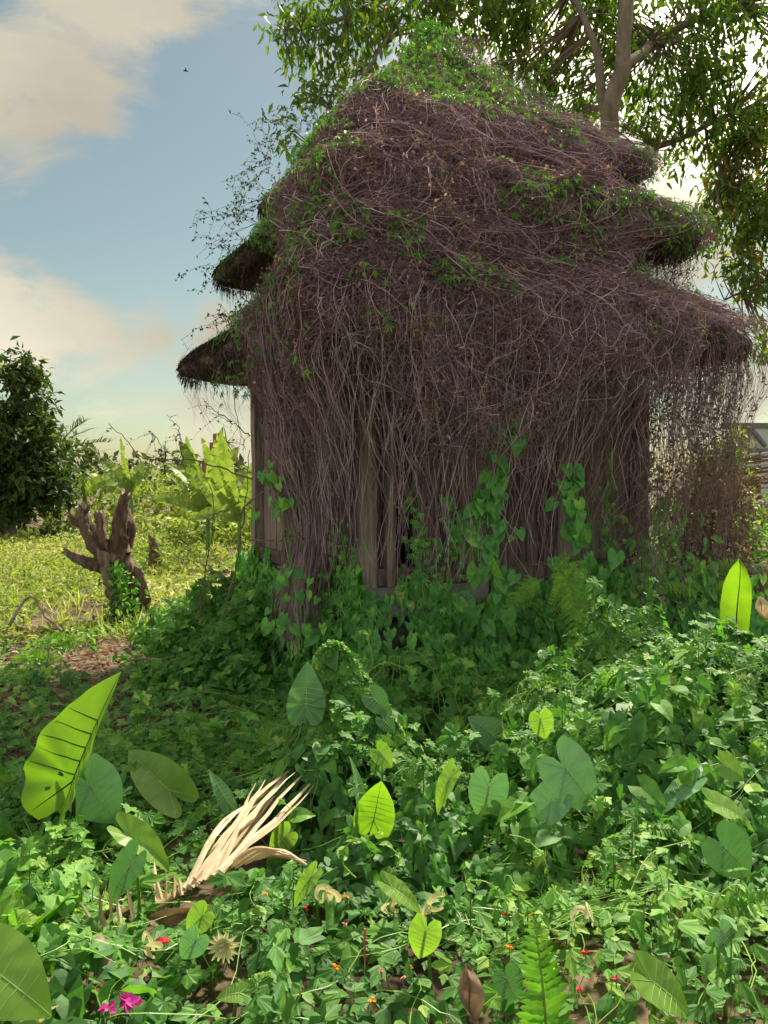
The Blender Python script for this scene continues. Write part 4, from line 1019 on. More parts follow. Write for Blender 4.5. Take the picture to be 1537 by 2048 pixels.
# ------------------------------------------------------------------ leaves clothing the plinth and the bank to its right
def wall_leaves(s, tpl, x, y, z, outward, size, tint, spread=.35):
    n = len(x)
    d = np.column_stack([rng.normal(0, .35, n), rng.normal(0, .25, n), -np.ones(n)]) + outward * .35
    s.inst(tpl, np.column_stack([x, y, z]), frames(d, outward + np.array([0, 0, .5]) + rng.normal(0, spread, (n, 3))), size, tint)
pl = thing('plinth_creeper', 'thick curtain of heart-shaped green vine leaves hiding the stone plinth', 'creeper', (0, 0, 0)); pl['kind'] = 'stuff'
s = Soup(); s2 = Soup()
for side in (0, 3):
    n = 7400 if side == 0 else 4200
    q = rng.uniform(-1.45, 1.5, n); z = .02 + .98 * rng.random(n) ** 1.05
    bulge = .05 + .42 * sstep(.95, .0, z) * rng.random(n) ** .8 + .10 * vnoise(q * 3, z * 4 + side)
    top = .60 + .42 * vnoise(q * 4.3 + side * 7, q * 0 + 1.5) + (.12 if side == 3 else 0)
    kk = z < top
    if side == 0: kk &= ~((q > -1.28) & (q < -1.0 + .05) & (z < .70) & (rng.random(n) < .93))        # dark hollow
    if side == 0: kk &= ~((q < -.7) & (z > .66) & (rng.random(n) < .75))
    q, z, bulge = q[kk], z[kk], bulge[kk]; n = len(q)
    u, v = (q, -1.27 - bulge) if side == 0 else (-1.27 - bulge, q)
    x, y = from_hut(u, v)
    ow = np.array([math.sin(PHI), -math.cos(PHI), 0]) if side == 0 else np.array([-math.cos(PHI), -math.sin(PHI), 0])
    h = vnoise(q * 1.7 + 3 * side, z * 2 + 5) + rng.normal(0, .12, n) > .5
    tn = np.clip(.50 + rng.normal(0, .22, n), 0, 1)
    wall_leaves(s, T_heart_l, x[h], y[h], z[h], ow, rng.uniform(.05, .095, h.sum()), tn[h])
    wall_leaves(s2, T_palm, x[~h], y[~h], z[~h], ow, rng.uniform(.045, .085, (~h).sum()), tn[~h], .5)
n = 7000                                                              # bank at the right
x = rng.uniform(1.55, 4.6, n); f = rng.random(n); y = 6.55 + .55 * f + rng.uniform(-.12, .10, n) - .05 * x
z = terrain(x, y + .25) * rng.uniform(.0, 1.0, n) ** .6 + .04 + .16 * vnoise(x * 3, f * 3) + rng.random(n) * .12
tn = np.clip(.48 + .35 * sstep(3.0, 4.0, x) * rng.random(n) + rng.normal(0, .2, n), 0, 1); h = vnoise(x * 2, z * 4) > .42
ow = np.array([-.1, -1.0, .35])
wall_leaves(s, T_heart_l, x[h], y[h], z[h], ow, rng.uniform(.05, .09, h.sum()), tn[h]); wall_leaves(s2, T_palm, x[~h], y[~h], z[~h], ow, rng.uniform(.05, .09, (~h).sum()), tn[~h])
s.build('heart_leaves', M_climb_lifted, pl, kind='stuff'); s2.build('palmate_leaves', M_climb_lifted, pl, kind='stuff')

# ------------------------------------------------------------------ green climbers hanging on the wall, each a plant of its own
hl = {}
for tb in range(4):
    s = Soup(); s.add(T_heart[0], tris=T_heart[1], tint=.25 + .17 * tb); hl['h', tb] = s.mesh('leaf', M_climb_lifted)
    s = Soup(); s.add(T_palm[0], tris=T_palm[1], tint=.25 + .17 * tb); hl['p', tb] = s.mesh('leaf', M_climb_lifted)
    s = Soup(); s.add(T_ovate[0], tris=T_ovate[1], tint=.25 + .17 * tb); hl['o', tb] = s.mesh('leaf', M_climb_lifted)
def climber(name, label, pts, n, width, sz, kind='h', bias=.5, group='green climbers on the hut wall'):
    """pts: list of (px, py, Y) from the foot upward."""
    path = spline([P(*p) for p in pts], 24); b = path[0].copy()
    t_ = thing(name, label, 'climbing vine', b, group=group)
    s = Soup(); s.tubes((path - b)[None], np.linspace(.006, .002, 24)[None], 5, .3)
    for j in range(3):
        s.tubes((path - b + np.cumsum(rng.normal(0, .012, (24, 3)), 0))[None], np.full((1, 24), .0022), 4, .3)
    s.build('stem', M_stalk, t_)
    for i in range(n):
        u = rng.random() ** 1.25; k = u * 23; k0 = int(k); p = path[k0] * (1 - (k - k0)) + path[min(k0 + 1, 23)] * (k - k0)
        w = width * 1.45 * (1.15 - .8 * u) * (.6 + .8 * vnoise(u * 9, label.__len__() * 1.7))
        p = p + np.array([rng.normal(0, w * .5), -abs(rng.normal(0, .05)), rng.normal(0, .03)])
        d = np.array([rng.normal(0, .55), -.35 + rng.normal(0, .3), -1.0]); nn = np.array([rng.normal(0, .65), -1.0, .55 + rng.normal(0, .45)])
        R = frames(d[None], nn[None])[0]; sc = rng.choice([.45, .7, .9, 1.1, 1.3], p=[.15, .2, .3, .25, .1]) * rng.uniform(.9, 1.1) * sz * (1.05 - .3 * u)
        o = link('leaf', hl[kind, int(np.clip(rng.normal(1.2 + bias, .9), 0, 3))], t_)
        o.matrix_local = Matrix.LocRotScale(Vector(p - b), Matrix(R.tolist()).to_quaternion(), Vector([sc] * 3))
    return t_
climber('heart_leaf_vine', 'tall broad column of big heart leaves climbing the middle of the plank wall', [(985, 1230, 6.15), (985, 1120, 6.2), (965, 1020, 6.2), (1000, 940, 6.15), (1005, 850, 6.1)], 120, .16, .115)
climber('heart_leaf_vine', 'heart-leaved climber zigzagging up right of the bare plank panel', [(1195, 1240, 6.4), (1170, 1150, 6.4), (1150, 1070, 6.4), (1140, 1000, 6.4), (1132, 935, 6.4)], 85, .15, .115)
climber('creeper_strand', 'narrow creeper of small pointed leaves climbing beside the dark doorway gap', [(850, 1210, 6.0), (840, 1130, 6.05), (835, 1060, 6.0), (815, 990, 6.0)], 110, .12, .055, 'p')
climber('creeper_strand', 'dense small-leaved creeper wrapped around the right-hand corner post', [(1230, 1160, 6.75), (1215, 1090, 6.8), (1212, 1010, 6.8), (1222, 900, 6.8)], 130, .08, .05, 'p', -.2)
climber('creeper_strand', 'wispy creeper hanging over the stone slab at the near corner', [(700, 1250, 5.95), (695, 1180, 5.95), (690, 1110, 5.95), (680, 1050, 5.95)], 95, .14, .05, 'p', -.1)
climber('creeper_strand', 'creeper of small palmate leaves right of the missing plank', [(900, 1230, 6.0), (895, 1160, 6.05), (910, 1090, 6.1), (900, 1030, 6.1)], 90, .16, .055, 'p', 0)
climber('heart_leaf_vine', 'few pale heart leaves on the hanging bundle at the left corner of the hut', [(600, 1300, 5.9), (590, 1180, 6.0), (570, 1080, 6.1), (555, 980, 6.1), (545, 940, 6.1)], 46, .16, .075, 'h', .8)
climber('leafy_shrub', 'bushy green shrub with lit oval leaves at the right end of the wall', [(1345, 1170, 6.95), (1330, 1120, 7.0), (1320, 1060, 7.0), (1330, 1000, 7.0)], 130, .36, .12, 'o', .9)
# ------------------------------------------------------------------ big-leaved plants
def ear_outline(a, lobe=.52, notch=.10):
    """Radius of a heart/arrow shaped blade around its stalk point; a = angle from the tip."""
    a = np.abs(a)
    ks = np.radians([0, 8, 20, 38, 60, 85, 110, 130, 148, 162, 172, 180])
    rs = np.array([1.0, .86, .69, .56, .47, .43, .44, .48, lobe, .46, .28, notch])
    return np.interp(a, ks, rs)
def ear_blade(L, wide=1.0, fold_l=0.0, fold_r=0.0, cup=.20, droop=.32, ripple=.012, rings=6, sect=44, holes=0, lobe=.52, notch=.10, seed=0):
    """Returns (surface function, Soup) for an elephant-ear blade, tip along +y, face +z."""
    ph = rng.uniform(0, 6.28)
    def surf(a, f):
        r = ear_outline(a, lobe, notch) * f
        x = r * np.sin(a) * wide; y = r * np.cos(a)
        z = -cup * 0 - droop * (y * np.abs(y)) - .10 * x * x + ripple * f ** 2 * np.sin(a * 9 + ph) * (np.abs(np.sin(a)) + .2)
        z = z + cup * np.abs(x)
        ang = np.where(x > 0, fold_r, fold_l)
        xx = x * np.cos(ang); z = z + np.abs(x) * np.sin(ang)
        return np.stack([xx, y, z], -1) * L
    s = Soup()
    A = np.linspace(-math.pi, math.pi, sect + 1); Fv = np.linspace(0, 1, rings + 1)
    AA, FF = np.meshgrid(A, Fv)
    v = surf(AA, FF).reshape(-1, 3)
    ids = np.arange(v.shape[0]).reshape(AA.shape)
    q = np.stack([ids[:-1, :-1], ids[:-1, 1:], ids[1:, 1:], ids[1:, :-1]], -1)[:, :, ::-1].reshape(-1, 4)
    if holes:
        kill = set()
        for _ in range(holes):
            kill.add(int(rng.integers(2, rings)) * sect + int(rng.integers(3, sect - 3)))
        q = np.array([qq for i, qq in enumerate(q) if i not in kill])
    tt = np.clip(.5 + .3 * (FF - .5) + rng.normal(0, .05, FF.shape), 0, 1).ravel()
    s.add(v, quads=q, tint=tt)
    return surf, s
def ear_veins(surf, L, r=.0022, n=5):
    s = Soup(); K = 9
    def add(path, r0, r1):
        p = np.asarray(path)
        s.tubes((p + np.array([0, 0, .0004]))[None], np.linspace(r0, r1, len(p))[None] * (.75 if L < .3 else 1), 4, .6)
    fs = np.linspace(0.0, .97, K)
    add(surf(np.zeros(K), fs), r * 1.5, r * .5)
    for sg in (-1, 1):
        add(surf(np.full(K, sg * math.radians(148)), np.linspace(0, .9, K)), r * 1.1, r * .4)
        for j in range(n):
            f0 = .06 + .62 * j / n; a1 = math.radians(100 - 82 * (j / (n - .5)))
            base = surf(np.array([0.0]), np.array([f0]))[0] / L
            tt = np.linspace(0, 1, K); yb = base[1]
            rr = ear_outline(np.array([a1]))[0] * .95; tx, ty = rr * math.sin(a1), rr * math.cos(a1)
            ty = max(ty, yb * .55 + ty * .45)
            xs = tx * tt; ys = yb + (ty - yb) * tt ** .8
            aa = np.arctan2(xs, ys); ff = np.minimum(np.sqrt(xs ** 2 + ys ** 2) / ear_outline(aa), .96)
            add(surf(sg * aa, ff), r * .8, r * .3)
    return s
EAR_GROUP = 'taro plants in the ground cover'
def ear_plant(label, leaves, foot, mat, vein=None, stalk=M_stalk, stalk_r=.007, name='taro_plant', veins=True, group=EAR_GROUP):
    """leaves: dicts with j=(px,py) stalk point, t=(px,py) tip, Y, dY (tip depth change), n=facing, and blade options; foot=(px,py,Y)."""
    fb = P(*foot); fb[2] = terrain(fb[0], fb[1])
    t_ = thing(name, label, 'plant', fb, group=group)
    for lf in leaves:
        lf['Y'] = min(lf['Y'], PC(lf['t'][0], lf['t'][1], .04)[1] - .03, PC(lf['j'][0], lf['j'][1], .07)[1] - .03)
        j = P(lf['j'][0], lf['j'][1], lf['Y']); tip = P(lf['t'][0], lf['t'][1], lf['Y'] + lf.get('dY', 0))
        d = tip - j; L = np.linalg.norm(d) * 1.03
        opts = {k: v for k, v in lf.items() if k in ('wide', 'fold_l', 'fold_r', 'cup', 'droop', 'ripple', 'holes', 'lobe', 'notch', 'rings', 'sect')}
        surf, s = ear_blade(L, **opts)
        R = frames(d[None], np.array([lf.get('n', (0, -1, .6))], float))[0]
        o = s.build('leaf', lf.get('mat', mat), t_, smooth=True)
        o.matrix_local = Matrix.LocRotScale(Vector(j - fb), Matrix(R.tolist()).to_quaternion(), None)
        if veins:
            vs_ = ear_veins(surf, L, lf.get('vr', .0016)); vo = vs_.build('vein', lf.get('vein', vein) or M_vein_pale, o)
            if lf.get('under'): vo.location = (0, 0, .0)
        # stalk
        side = np.array([rng.normal(0, .02), rng.normal(0, .02), 0])
        f0 = lf.get('foot'); f_ = (P(*f0) if f0 else fb + side)
        f_ = np.array([f_[0], f_[1], terrain(f_[0], f_[1])])
        back = -nrm(d) * .25 * L if lf.get('bow', True) else 0
        mid = f_ * .45 + j * .55 + np.array([0, 0, .06]) + np.array([(f_ - j)[0] * .0, .03, 0])
        path = spline([f_ - fb, mid - fb, j - fb], 12)
        s = Soup(); s.tubes(path[None], np.linspace(stalk_r, stalk_r * .5, 12)[None], 6, .5)
        s.build('stalk', stalk, t_, smooth=True)
    return t_
FACE = (0, -1, .55)
ear_plant('large lime-green elephant ear leaf with dark stalk and insect holes, at left', [
    dict(j=(146, 1562), t=(224, 1352), Y=3.35, n=(.25, 1.0, -.25), wide=1.05, fold_l=-.95, fold_r=-.10, cup=.04, droop=-.12, ripple=.030, holes=4, lobe=.50, notch=.30, vr=.0030, rings=9, sect=54, foot=(138, 1775, 3.3))],
    (138, 1775, 3.3), M_ear, M_vein_dark, M_vein_dark, .011, 'elephant_ear_plant')
ear_plant('broad blue-green taro leaf right behind the dark elephant ear stalk', [dict(j=(180, 1572), t=(236, 1650), Y=3.55, n=(.15, -1, .45), wide=1.35, cup=.05, lobe=.6)], (190, 1760, 3.6), M_taro_blue)
ear_plant('slanting lime taro leaf between the elephant ear and the straw frond', [dict(j=(338, 1580), t=(246, 1490), Y=3.8, dY=.12, n=(-.55, -.6, .9), wide=.75, fold_l=.5, fold_r=.2, mat=M_taro_lime)], (330, 1760, 3.7), M_taro_lime)
ear_plant('small dark taro leaf pointing down beside the straw frond foot', [dict(j=(262, 1728), t=(200, 1812), Y=3.05, n=(-.3, -1, .6), wide=.7)], (268, 1850, 3.0), M_taro_dark)
ear_plant('narrow taro leaf held level left of the straw frond', [dict(j=(262, 1672), t=(352, 1726), Y=3.25, n=(.2, -.45, 1), wide=.7, fold_l=.5)], (262, 1800, 3.2), M_taro_lime)
ear_plant('big lime leaf cut off by the bottom-left corner', [dict(j=(-20, 1935), t=(108, 2024), Y=2.12, n=(.1, -.8, .9), wide=1.15, cup=.1)], (-30, 2120, 2.05), M_taro_lime)
ear_plant('ragged yellow-green leaf with holes at the left edge below the elephant ear', [dict(j=(-8, 1762), t=(46, 1790), Y=2.9, n=(.2, -1, .4), wide=1.3, holes=5, ripple=.03)], (0, 1850, 2.9), M_ear, M_vein_dark)
ear_plant('pair of small round lime leaves beside the pale palm-leaf flower', [dict(j=(405, 1832), t=(366, 1872), Y=2.85, n=(0, -1, .7), wide=1.1, mat=M_taro_lime), dict(j=(392, 1880), t=(358, 1925), Y=2.75, n=(.2, -1, .5), wide=1.1, mat=M_taro_blue), dict(j=(414, 1824), t=(438, 1815), Y=2.87, n=(0, -1, .7), wide=1.1, mat=M_taro_lime)], (415, 1930, 2.75), M_taro_lime)
ear_plant('little lime leaf on a thin stalk at the bottom, above the magenta petals', [dict(j=(480, 1986), t=(430, 1990), Y=2.42, n=(0, -.7, 1), wide=.9)], (490, 2060, 2.4), M_taro_lime)
ear_plant('lone narrow green leaf standing behind the straw frond', [dict(j=(452, 1600), t=(424, 1542), Y=4.1, n=(.5, -1, .3), wide=.6)], (456, 1650, 4.1), M_taro_dark)
ear_plant('grey-green wavy leaf topping the vine-covered stump heap', [dict(j=(612, 1412), t=(618, 1330), Y=4.42, n=(.2, -1, .2), wide=1.05, ripple=.05, notch=.4, cup=.2)], (620, 1500, 4.42), M_taro_dark)
ear_plant('two dark taro leaves in the shade before the plinth hollow', [dict(j=(748, 1396), t=(782, 1430), Y=5.0, n=(0, -1, .7), wide=1.2, mat=M_taro_dark), dict(j=(768, 1440), t=(794, 1466), Y=4.85, n=(0, -1, .7), wide=1.1, mat=M_taro_dark)], (760, 1480, 4.95), M_taro_dark)
ear_plant('small lime leaf above the brown frond arc', [dict(j=(760, 1505), t=(788, 1536), Y=4.4, n=(.1, -1, .5), wide=1.15)], (765, 1580, 4.3), M_taro_lime)
ear_plant('thin upright leaf seen edge-on beside the yellow veined leaf', [dict(j=(716, 1640), t=(734, 1523), Y=3.9, n=(1, -.35, .1), wide=.55, notch=.3, lobe=.4)], (716, 1690, 3.85), M_taro_dark)
ear_plant('yellow-green upright oval leaf with dark veins near the centre of the foreground', [dict(j=(748, 1640), t=(765, 1555), Y=3.85, n=(.05, 1, -.1), wide=1.05, notch=.42, lobe=.45, cup=.03, vr=.0016)], (742, 1680, 3.8), M_ear, M_vein_dark, M_vein_dark, .005)
ear_plant('drooping green taro leaf with its tip down, left of the heart-shaped blue one', [dict(j=(900, 1556), t=(860, 1625), Y=3.75, n=(-.7, -.7, .5), wide=.62)], (915, 1680, 3.75), M_taro_lime)
ear_plant('heart-shaped blue-green taro leaf facing the camera right of centre', [dict(j=(978, 1575), t=(962, 1650), Y=3.62, n=(-.1, -1, .35), wide=1.15, lobe=.58, cup=.06, vr=.0018)], (990, 1720, 3.7), M_taro_blue)
ear_plant('dark taro leaf with raised lobes behind the heart-shaped one', [dict(j=(990, 1474), t=(944, 1432), Y=4.2, n=(.1, -1, .6), wide=1.2, lobe=.62)], (1000, 1560, 4.2), M_taro_dark)
ear_plant('largest taro leaf of the right-hand clump, tip pointing down right', [dict(j=(1132, 1538), t=(1208, 1628), Y=3.72, n=(.1, -1, .5), wide=1.05, lobe=.54, cup=.05, vr=.0020)], (1120, 1720, 3.75), M_taro_blue)
ear_plant('blue-green taro leaf pointing down left under the largest one', [dict(j=(1102, 1604), t=(1036, 1666), Y=3.5, n=(-.25, -1, .65), wide=.95)], (1110, 1720, 3.55), M_taro_blue)
ear_plant('pale lime taro leaf above the right-hand clump', [dict(j=(1082, 1438), t=(1094, 1482), Y=4.3, n=(-.1, -1, .4), wide=1.2), dict(j=(1085, 1436), t=(1110, 1420), Y=4.32, n=(.3, -1, .3), wide=.8)], (1085, 1540, 4.3), M_taro_lime)
ear_plant('thin bluish taro leaf seen edge-on in the right-hand foliage', [dict(j=(1376, 1574), t=(1300, 1620), Y=3.6, n=(-.2, -.25, 1), wide=.8)], (1380, 1680, 3.65), M_taro_blue)
ear_plant('lime taro leaf with two raised lobes near the right edge', [dict(j=(1452, 1532), t=(1498, 1556), Y=3.9, n=(.1, -.9, .6), wide=1.2, lobe=.6)], (1452, 1640, 3.9), M_taro_lime)
ear_plant('flat lime taro leaf below the two-lobed one near the right edge', [dict(j=(1440, 1612), t=(1524, 1646), Y=3.5, n=(.1, -.5, 1), wide=.8)], (1445, 1700, 3.5), M_taro_lime)
ear_plant('dark taro leaf with a browned edge at the right side', [dict(j=(1448, 1692), t=(1514, 1760), Y=3.1, n=(-.3, -1, .6), wide=1.15)], (1460, 1800, 3.15), M_taro_dark)
ear_plant('light green taro leaf lying low at the bottom right', [dict(j=(1304, 1962), t=(1404, 2028), Y=2.28, n=(.1, -.75, .9), wide=.85)], (1300, 2070, 2.3), M_taro_lime)
ear_plant('small bluish taro leaf beside the right-hand fern frond', [dict(j=(1444, 1862), t=(1472, 1896), Y=2.62, n=(-.1, -1, .5), wide=1.2)], (1450, 1960, 2.6), M_taro_blue)
ear_plant('tiny heart leaf under the bluish one at the right', [dict(j=(1416, 1922), t=(1424, 1954), Y=2.5, n=(0, -1, .4), wide=1.2)], (1418, 2000, 2.5), M_taro_dark)
ear_plant('pale heart-shaped taro leaf at the bottom centre right of the incense stick', [dict(j=(852, 1862), t=(834, 1926), Y=2.62, n=(-.15, -1, .4), wide=1.1, lobe=.58, vr=.0013)], (860, 1985, 2.6), M_taro_lime)
ear_plant('round dim taro leaf left of the tall sword fern', [dict(j=(1014, 1956), t=(1040, 2008), Y=2.4, n=(0, -1, .7), wide=1.2)], (1010, 2060, 2.4), M_taro_dark)
ear_plant('bright lime leaf right of the straw frond butt', [dict(j=(572, 1672), t=(534, 1708), Y=3.35, n=(-.2, -1, .4), wide=1.1)], (585, 1760, 3.35), M_taro_lime)
ear_plant('long narrow leaf over the curled palm offering', [dict(j=(786, 1776), t=(854, 1818), Y=2.95, n=(.1, -.6, 1), wide=.65)], (780, 1840, 2.95), M_taro_lime)
ear_plant('slim folded leaf left of the curled palm offering', [dict(j=(622, 1756), t=(576, 1812), Y=2.95, n=(-.6, -.8, .4), wide=.6)], (630, 1840, 2.95), M_taro_lime)

# upright young banana leaf at the right
fb = P(1474, 1290, 5.4); gz = terrain(fb[0], fb[1])
t_ = thing('banana_shoot', 'single upright bright lime banana leaf standing at the right edge', 'banana plant', (fb[0], fb[1], gz))
s = Soup(); n = 16; ys = np.linspace(0, 1, n + 1); Lb = 174 / F * 5.4; Wb = 31 / F * 5.4
wid = Wb * np.interp(ys, [0, .06, .2, .45, .7, .88, .96, 1], [.55, .92, 1.0, .98, .85, .52, .25, .02])
for k, sg in enumerate((-1, 1)):
    for rr in range(3):
        pass
M_ = 5; cols = np.linspace(-1, 1, 2 * M_ + 1)
VV = np.array([[(c * wid[i] + .012 * ys[i] * math.sin(ys[i] * 3), .05 * abs(c) * wid[i] / Wb * .6 + .02 * math.sin(ys[i] * 5 + c), ys[i] * Lb + rng.normal(0, .002)) for c in cols] for i in range(n + 1)])
ids = np.arange(VV.shape[0] * VV.shape[1]).reshape(VV.shape[:2])
s.add(VV.reshape(-1, 3) + np.array([0, 0, fb[2] - gz]), quads=np.stack([ids[:-1, :-1], ids[:-1, 1:], ids[1:, 1:], ids[1:, :-1]], -1).reshape(-1, 4), tint=np.repeat(.3 + .5 * rng.random(n + 1), len(cols)))
o = s.build('leaf', M_shoot, t_, smooth=True)
s = Soup(); s.tubes((VV[:, M_] + np.array([0, -.004, fb[2] - gz]))[None], np.linspace(.006, .0015, n + 1)[None], 5, .5); s.build('midrib', M_vein_dark, o)
s = Soup(); s.tubes(np.array([(0, 0, 0), (.01, 0, .15), (0, 0, fb[2] - gz + .02)])[None], np.array([[.02, .014, .007]]), 7, .6); s.build('stalk', M_stalk, t_, smooth=True)

# ------------------------------------------------------------------ ferns
def pinna_mesh(name, teeth=0, mat=M_fern, tint=.5):
    ys = [0, .12, .3, .5, .7, .86, 1]; ws = [.05, .13, .135, .12, .095, .06, .004]
    if teeth: ws = [w * (1.12 if i % 2 else .85) for i, w in enumerate(ws)]
    tv, tf = strip_leaf(ys, ws, .15, .18)
    s = Soup(); s.add(tv, tris=tf, tint=tint); return s.mesh(name, mat)
PIN = [pinna_mesh('leaflet', 1, M_fern, .25 + .2 * i) for i in range(4)]
def fern(label, fronds, group='ferns', single=True, dens=16, name='fern'):
    """fronds: dicts pts=[(px,py,Y)..] from the base to the tip, w=leaflet length (m), n=facing, tint."""
    b0 = P(*fronds[0]['pts'][0])
    t_ = thing(name, label, 'fern', b0, group=group)
    for fr in fronds:
        path = spline([P(*p) for p in fr['pts']], 20) - b0
        s = Soup(); s.tubes(path[None], np.linspace(.0038, .0012, 20)[None] * fr.get('r', 1), 5, .6)
        fo = s.build('frond', M_stalk, t_)
        tg = nrm(np.gradient(path, axis=0)); nn = nrm(np.asarray(fr.get('n', (0, -1, .4)), float))
        cnt = fr.get('count', dens); soup = Soup()
        for i in range(cnt):
            u = (i + .4) / cnt; u = fr.get('start', .12) + (1 - fr.get('start', .12)) * u
            p = np.array([np.interp(u, np.linspace(0, 1, 20), path[:, k]) for k in range(3)]); tt_ = np.array([np.interp(u, np.linspace(0, 1, 20), tg[:, k]) for k in range(3)])
            w = fr['w'] * np.interp(u, [0, .15, .4, .75, 1], fr.get('prof', [.75, .95, 1.0, .72, .2]))
            for sg in (-1, 1):
                side = nrm(np.cross(tt_, nn)) * sg
                d = side + tt_ * (.30 + .35 * u) + rng.normal(0, .07, 3) - np.array([0, 0, .12])
                R = frames(d[None], (nn + rng.normal(0, .15, 3))[None])[0]
                sc = w * rng.uniform(.9, 1.08); wx = sc * fr.get('pw', 1.0)
                tb = int(np.clip(rng.normal(1.5 + fr.get('tint', 0), .7), 0, 3))
                if single and fr.get('single', True):
                    o = link('leaflet', PIN[tb], fo); o.matrix_local = Matrix.LocRotScale(Vector(p), Matrix(R.tolist()).to_quaternion(), Vector((wx, sc, sc)))
                elif fr.get('bip'):                                       # twice-divided: small leaflets along each side rib
                    m = 11; us = (np.arange(m) + .5) / m
                    base = p + nrm(d) * us[:, None] * sc - np.array([0, 0, 1]) * (us[:, None] ** 2) * sc * .18
                    sd2 = nrm(np.cross(d, nn))
                    for g2 in (-1, 1):
                        soup.inst(T_ovate, base, frames(np.tile(sd2 * g2 + nrm(d) * .4, (m, 1)) + rng.normal(0, .1, (m, 3)), np.tile(nn, (m, 1)) + rng.normal(0, .15, (m, 3))), sc * .21 * (1.05 - .75 * us), np.full(m, .3 + .15 * tb))
                    soup.tubes(np.stack([p, p + nrm(d) * sc - np.array([0, 0, .18 * sc])])[None], np.array([[.0014, .0005]]), 3, .4)
                else:
                    tv, tf = strip_leaf([0, .12, .3, .5, .7, .86, 1], [.05, .13, .135, .12, .095, .06, .004], .15, .18)
                    soup.inst((tv, tf), p[None], R[None], np.array([[wx, sc, sc]]), np.array([.25 + .2 * tb]))
        if soup.v: soup.build('leaflets', M_fern, fo)
    return t_
fern('tall sword fern frond standing upright at the bottom right of centre', [dict(pts=[(1095, 2075, 2.2), (1088, 1990, 2.2), (1078, 1900, 2.22), (1066, 1815, 2.26)], w=.072, n=(.05, -1, .25), count=17, pw=1.55, start=.02, prof=[1, 1.0, .85, .5, .15], r=1.0)])
fern('sword fern frond reaching in from the right edge', [dict(pts=[(1374, 1850, 2.55), (1430, 1822, 2.55), (1490, 1808, 2.5), (1570, 1785, 2.42)], w=.055, n=(0, -.7, .8), count=15, pw=1.5, start=.05)])
fern('lacy bracken fern drooping over the plinth right of centre', [
    dict(pts=[(1100, 1150, 6.05), (1128, 1148, 5.95), (1146, 1205, 5.85), (1152, 1306, 5.8)], w=.21, n=(-.1, -1, .5), count=17, bip=True, single=False, tint=1.3, prof=[.8, 1.0, .95, .6, .15]),
    dict(pts=[(1120, 1160, 6.1), (1152, 1180, 6.05), (1168, 1230, 6.0), (1172, 1296, 5.95)], w=.12, n=(.2, -1, .4), count=14, bip=True, single=False, tint=1.2),
    dict(pts=[(1085, 1160, 6.05), (1060, 1170, 6.0), (1035, 1195, 5.95), (1015, 1230, 5.9)], w=.10, n=(-.2, -1, .6), count=12, bip=True, single=False, tint=1.2)])
fern('pale feathery ferns left of the vine-covered stump heap', [
    dict(pts=[(590, 1540, 4.5), (560, 1500, 4.5), (530, 1475, 4.5), (508, 1464, 4.5)], w=.075, n=(0, -1, .7), count=14, single=False, tint=1),
    dict(pts=[(600, 1545, 4.45), (585, 1520, 4.4), (560, 1512, 4.35), (535, 1520, 4.3)], w=.06, n=(0, -.8, .9), count=13, single=False, tint=1),
    dict(pts=[(592, 1540, 4.5), (585, 1500, 4.5), (575, 1475, 4.5), (560, 1460, 4.5)], w=.05, n=(0, -1, .5), count=12, single=False, tint=1)])
fern('small pale fern tips behind the dark taro leaf', [dict(pts=[(940, 1500, 4.4), (930, 1475, 4.4), (915, 1450, 4.4), (905, 1435, 4.4)], w=.06, n=(0, -1, .5), count=12, single=False, tint=1), dict(pts=[(940, 1500, 4.4), (922, 1490, 4.35), (908, 1488, 4.35)], w=.045, n=(0, -1, .6), count=10, single=False, tint=1)])
fern('green fern frond spreading among the right-hand ground cover', [dict(pts=[(1260, 1640, 3.3), (1320, 1622, 3.35), (1370, 1612, 3.4), (1420, 1596, 3.45)], w=.075, n=(0, -.7, .9), count=15, pw=1.2, single=False), dict(pts=[(1265, 1640, 3.3), (1300, 1655, 3.2), (1350, 1660, 3.15)], w=.06, n=(0, -.6, 1), count=12, single=False)])
fern('sunlit ferns on the bank behind the upright banana leaf', [
    dict(pts=[(1420, 1180, 7.0), (1410, 1150, 7.0), (1395, 1128, 7.0), (1370, 1112, 7.0)], w=.10, n=(0, -.8, .7), count=13, single=False, tint=1.2),
    dict(pts=[(1425, 1180, 7.0), (1440, 1150, 7.0), (1450, 1130, 7.0), (1475, 1122, 7.0)], w=.10, n=(0, -.8, .7), count=13, single=False, tint=1.2),
    dict(pts=[(1400, 1190, 6.9), (1375, 1175, 6.8), (1345, 1172, 6.75), (1310, 1182, 6.7)], w=.09, n=(0, -.7, .8), count=13, single=False, tint=.5),
    dict(pts=[(1430, 1190, 6.9), (1450, 1175, 6.85), (1480, 1180, 6.8)], w=.09, n=(0, -.7, .8), count=12, single=False, tint=1)])
for lab, px, py, Y in (('yellow-green fern clump beside the stump at the field edge', 75, 1335, 7.6), ('low yellow fern at the left edge below the field', 25, 1385, 7.0), ('bright fern tuft left of the pollarded stump foot', 120, 1300, 8.3)):
    frs = []
    for a in np.linspace(-1.2, 1.2, 6):
        frs.append(dict(pts=[(px, py, Y), (px + 22 * a, py - 24 + 4 * a * a, Y - .03), (px + 46 * a, py - 34 + 14 * a * a, Y - .06)], w=.075, n=(0, -.8, .8), count=12, single=False, tint=1.5))
    fern(lab, frs)

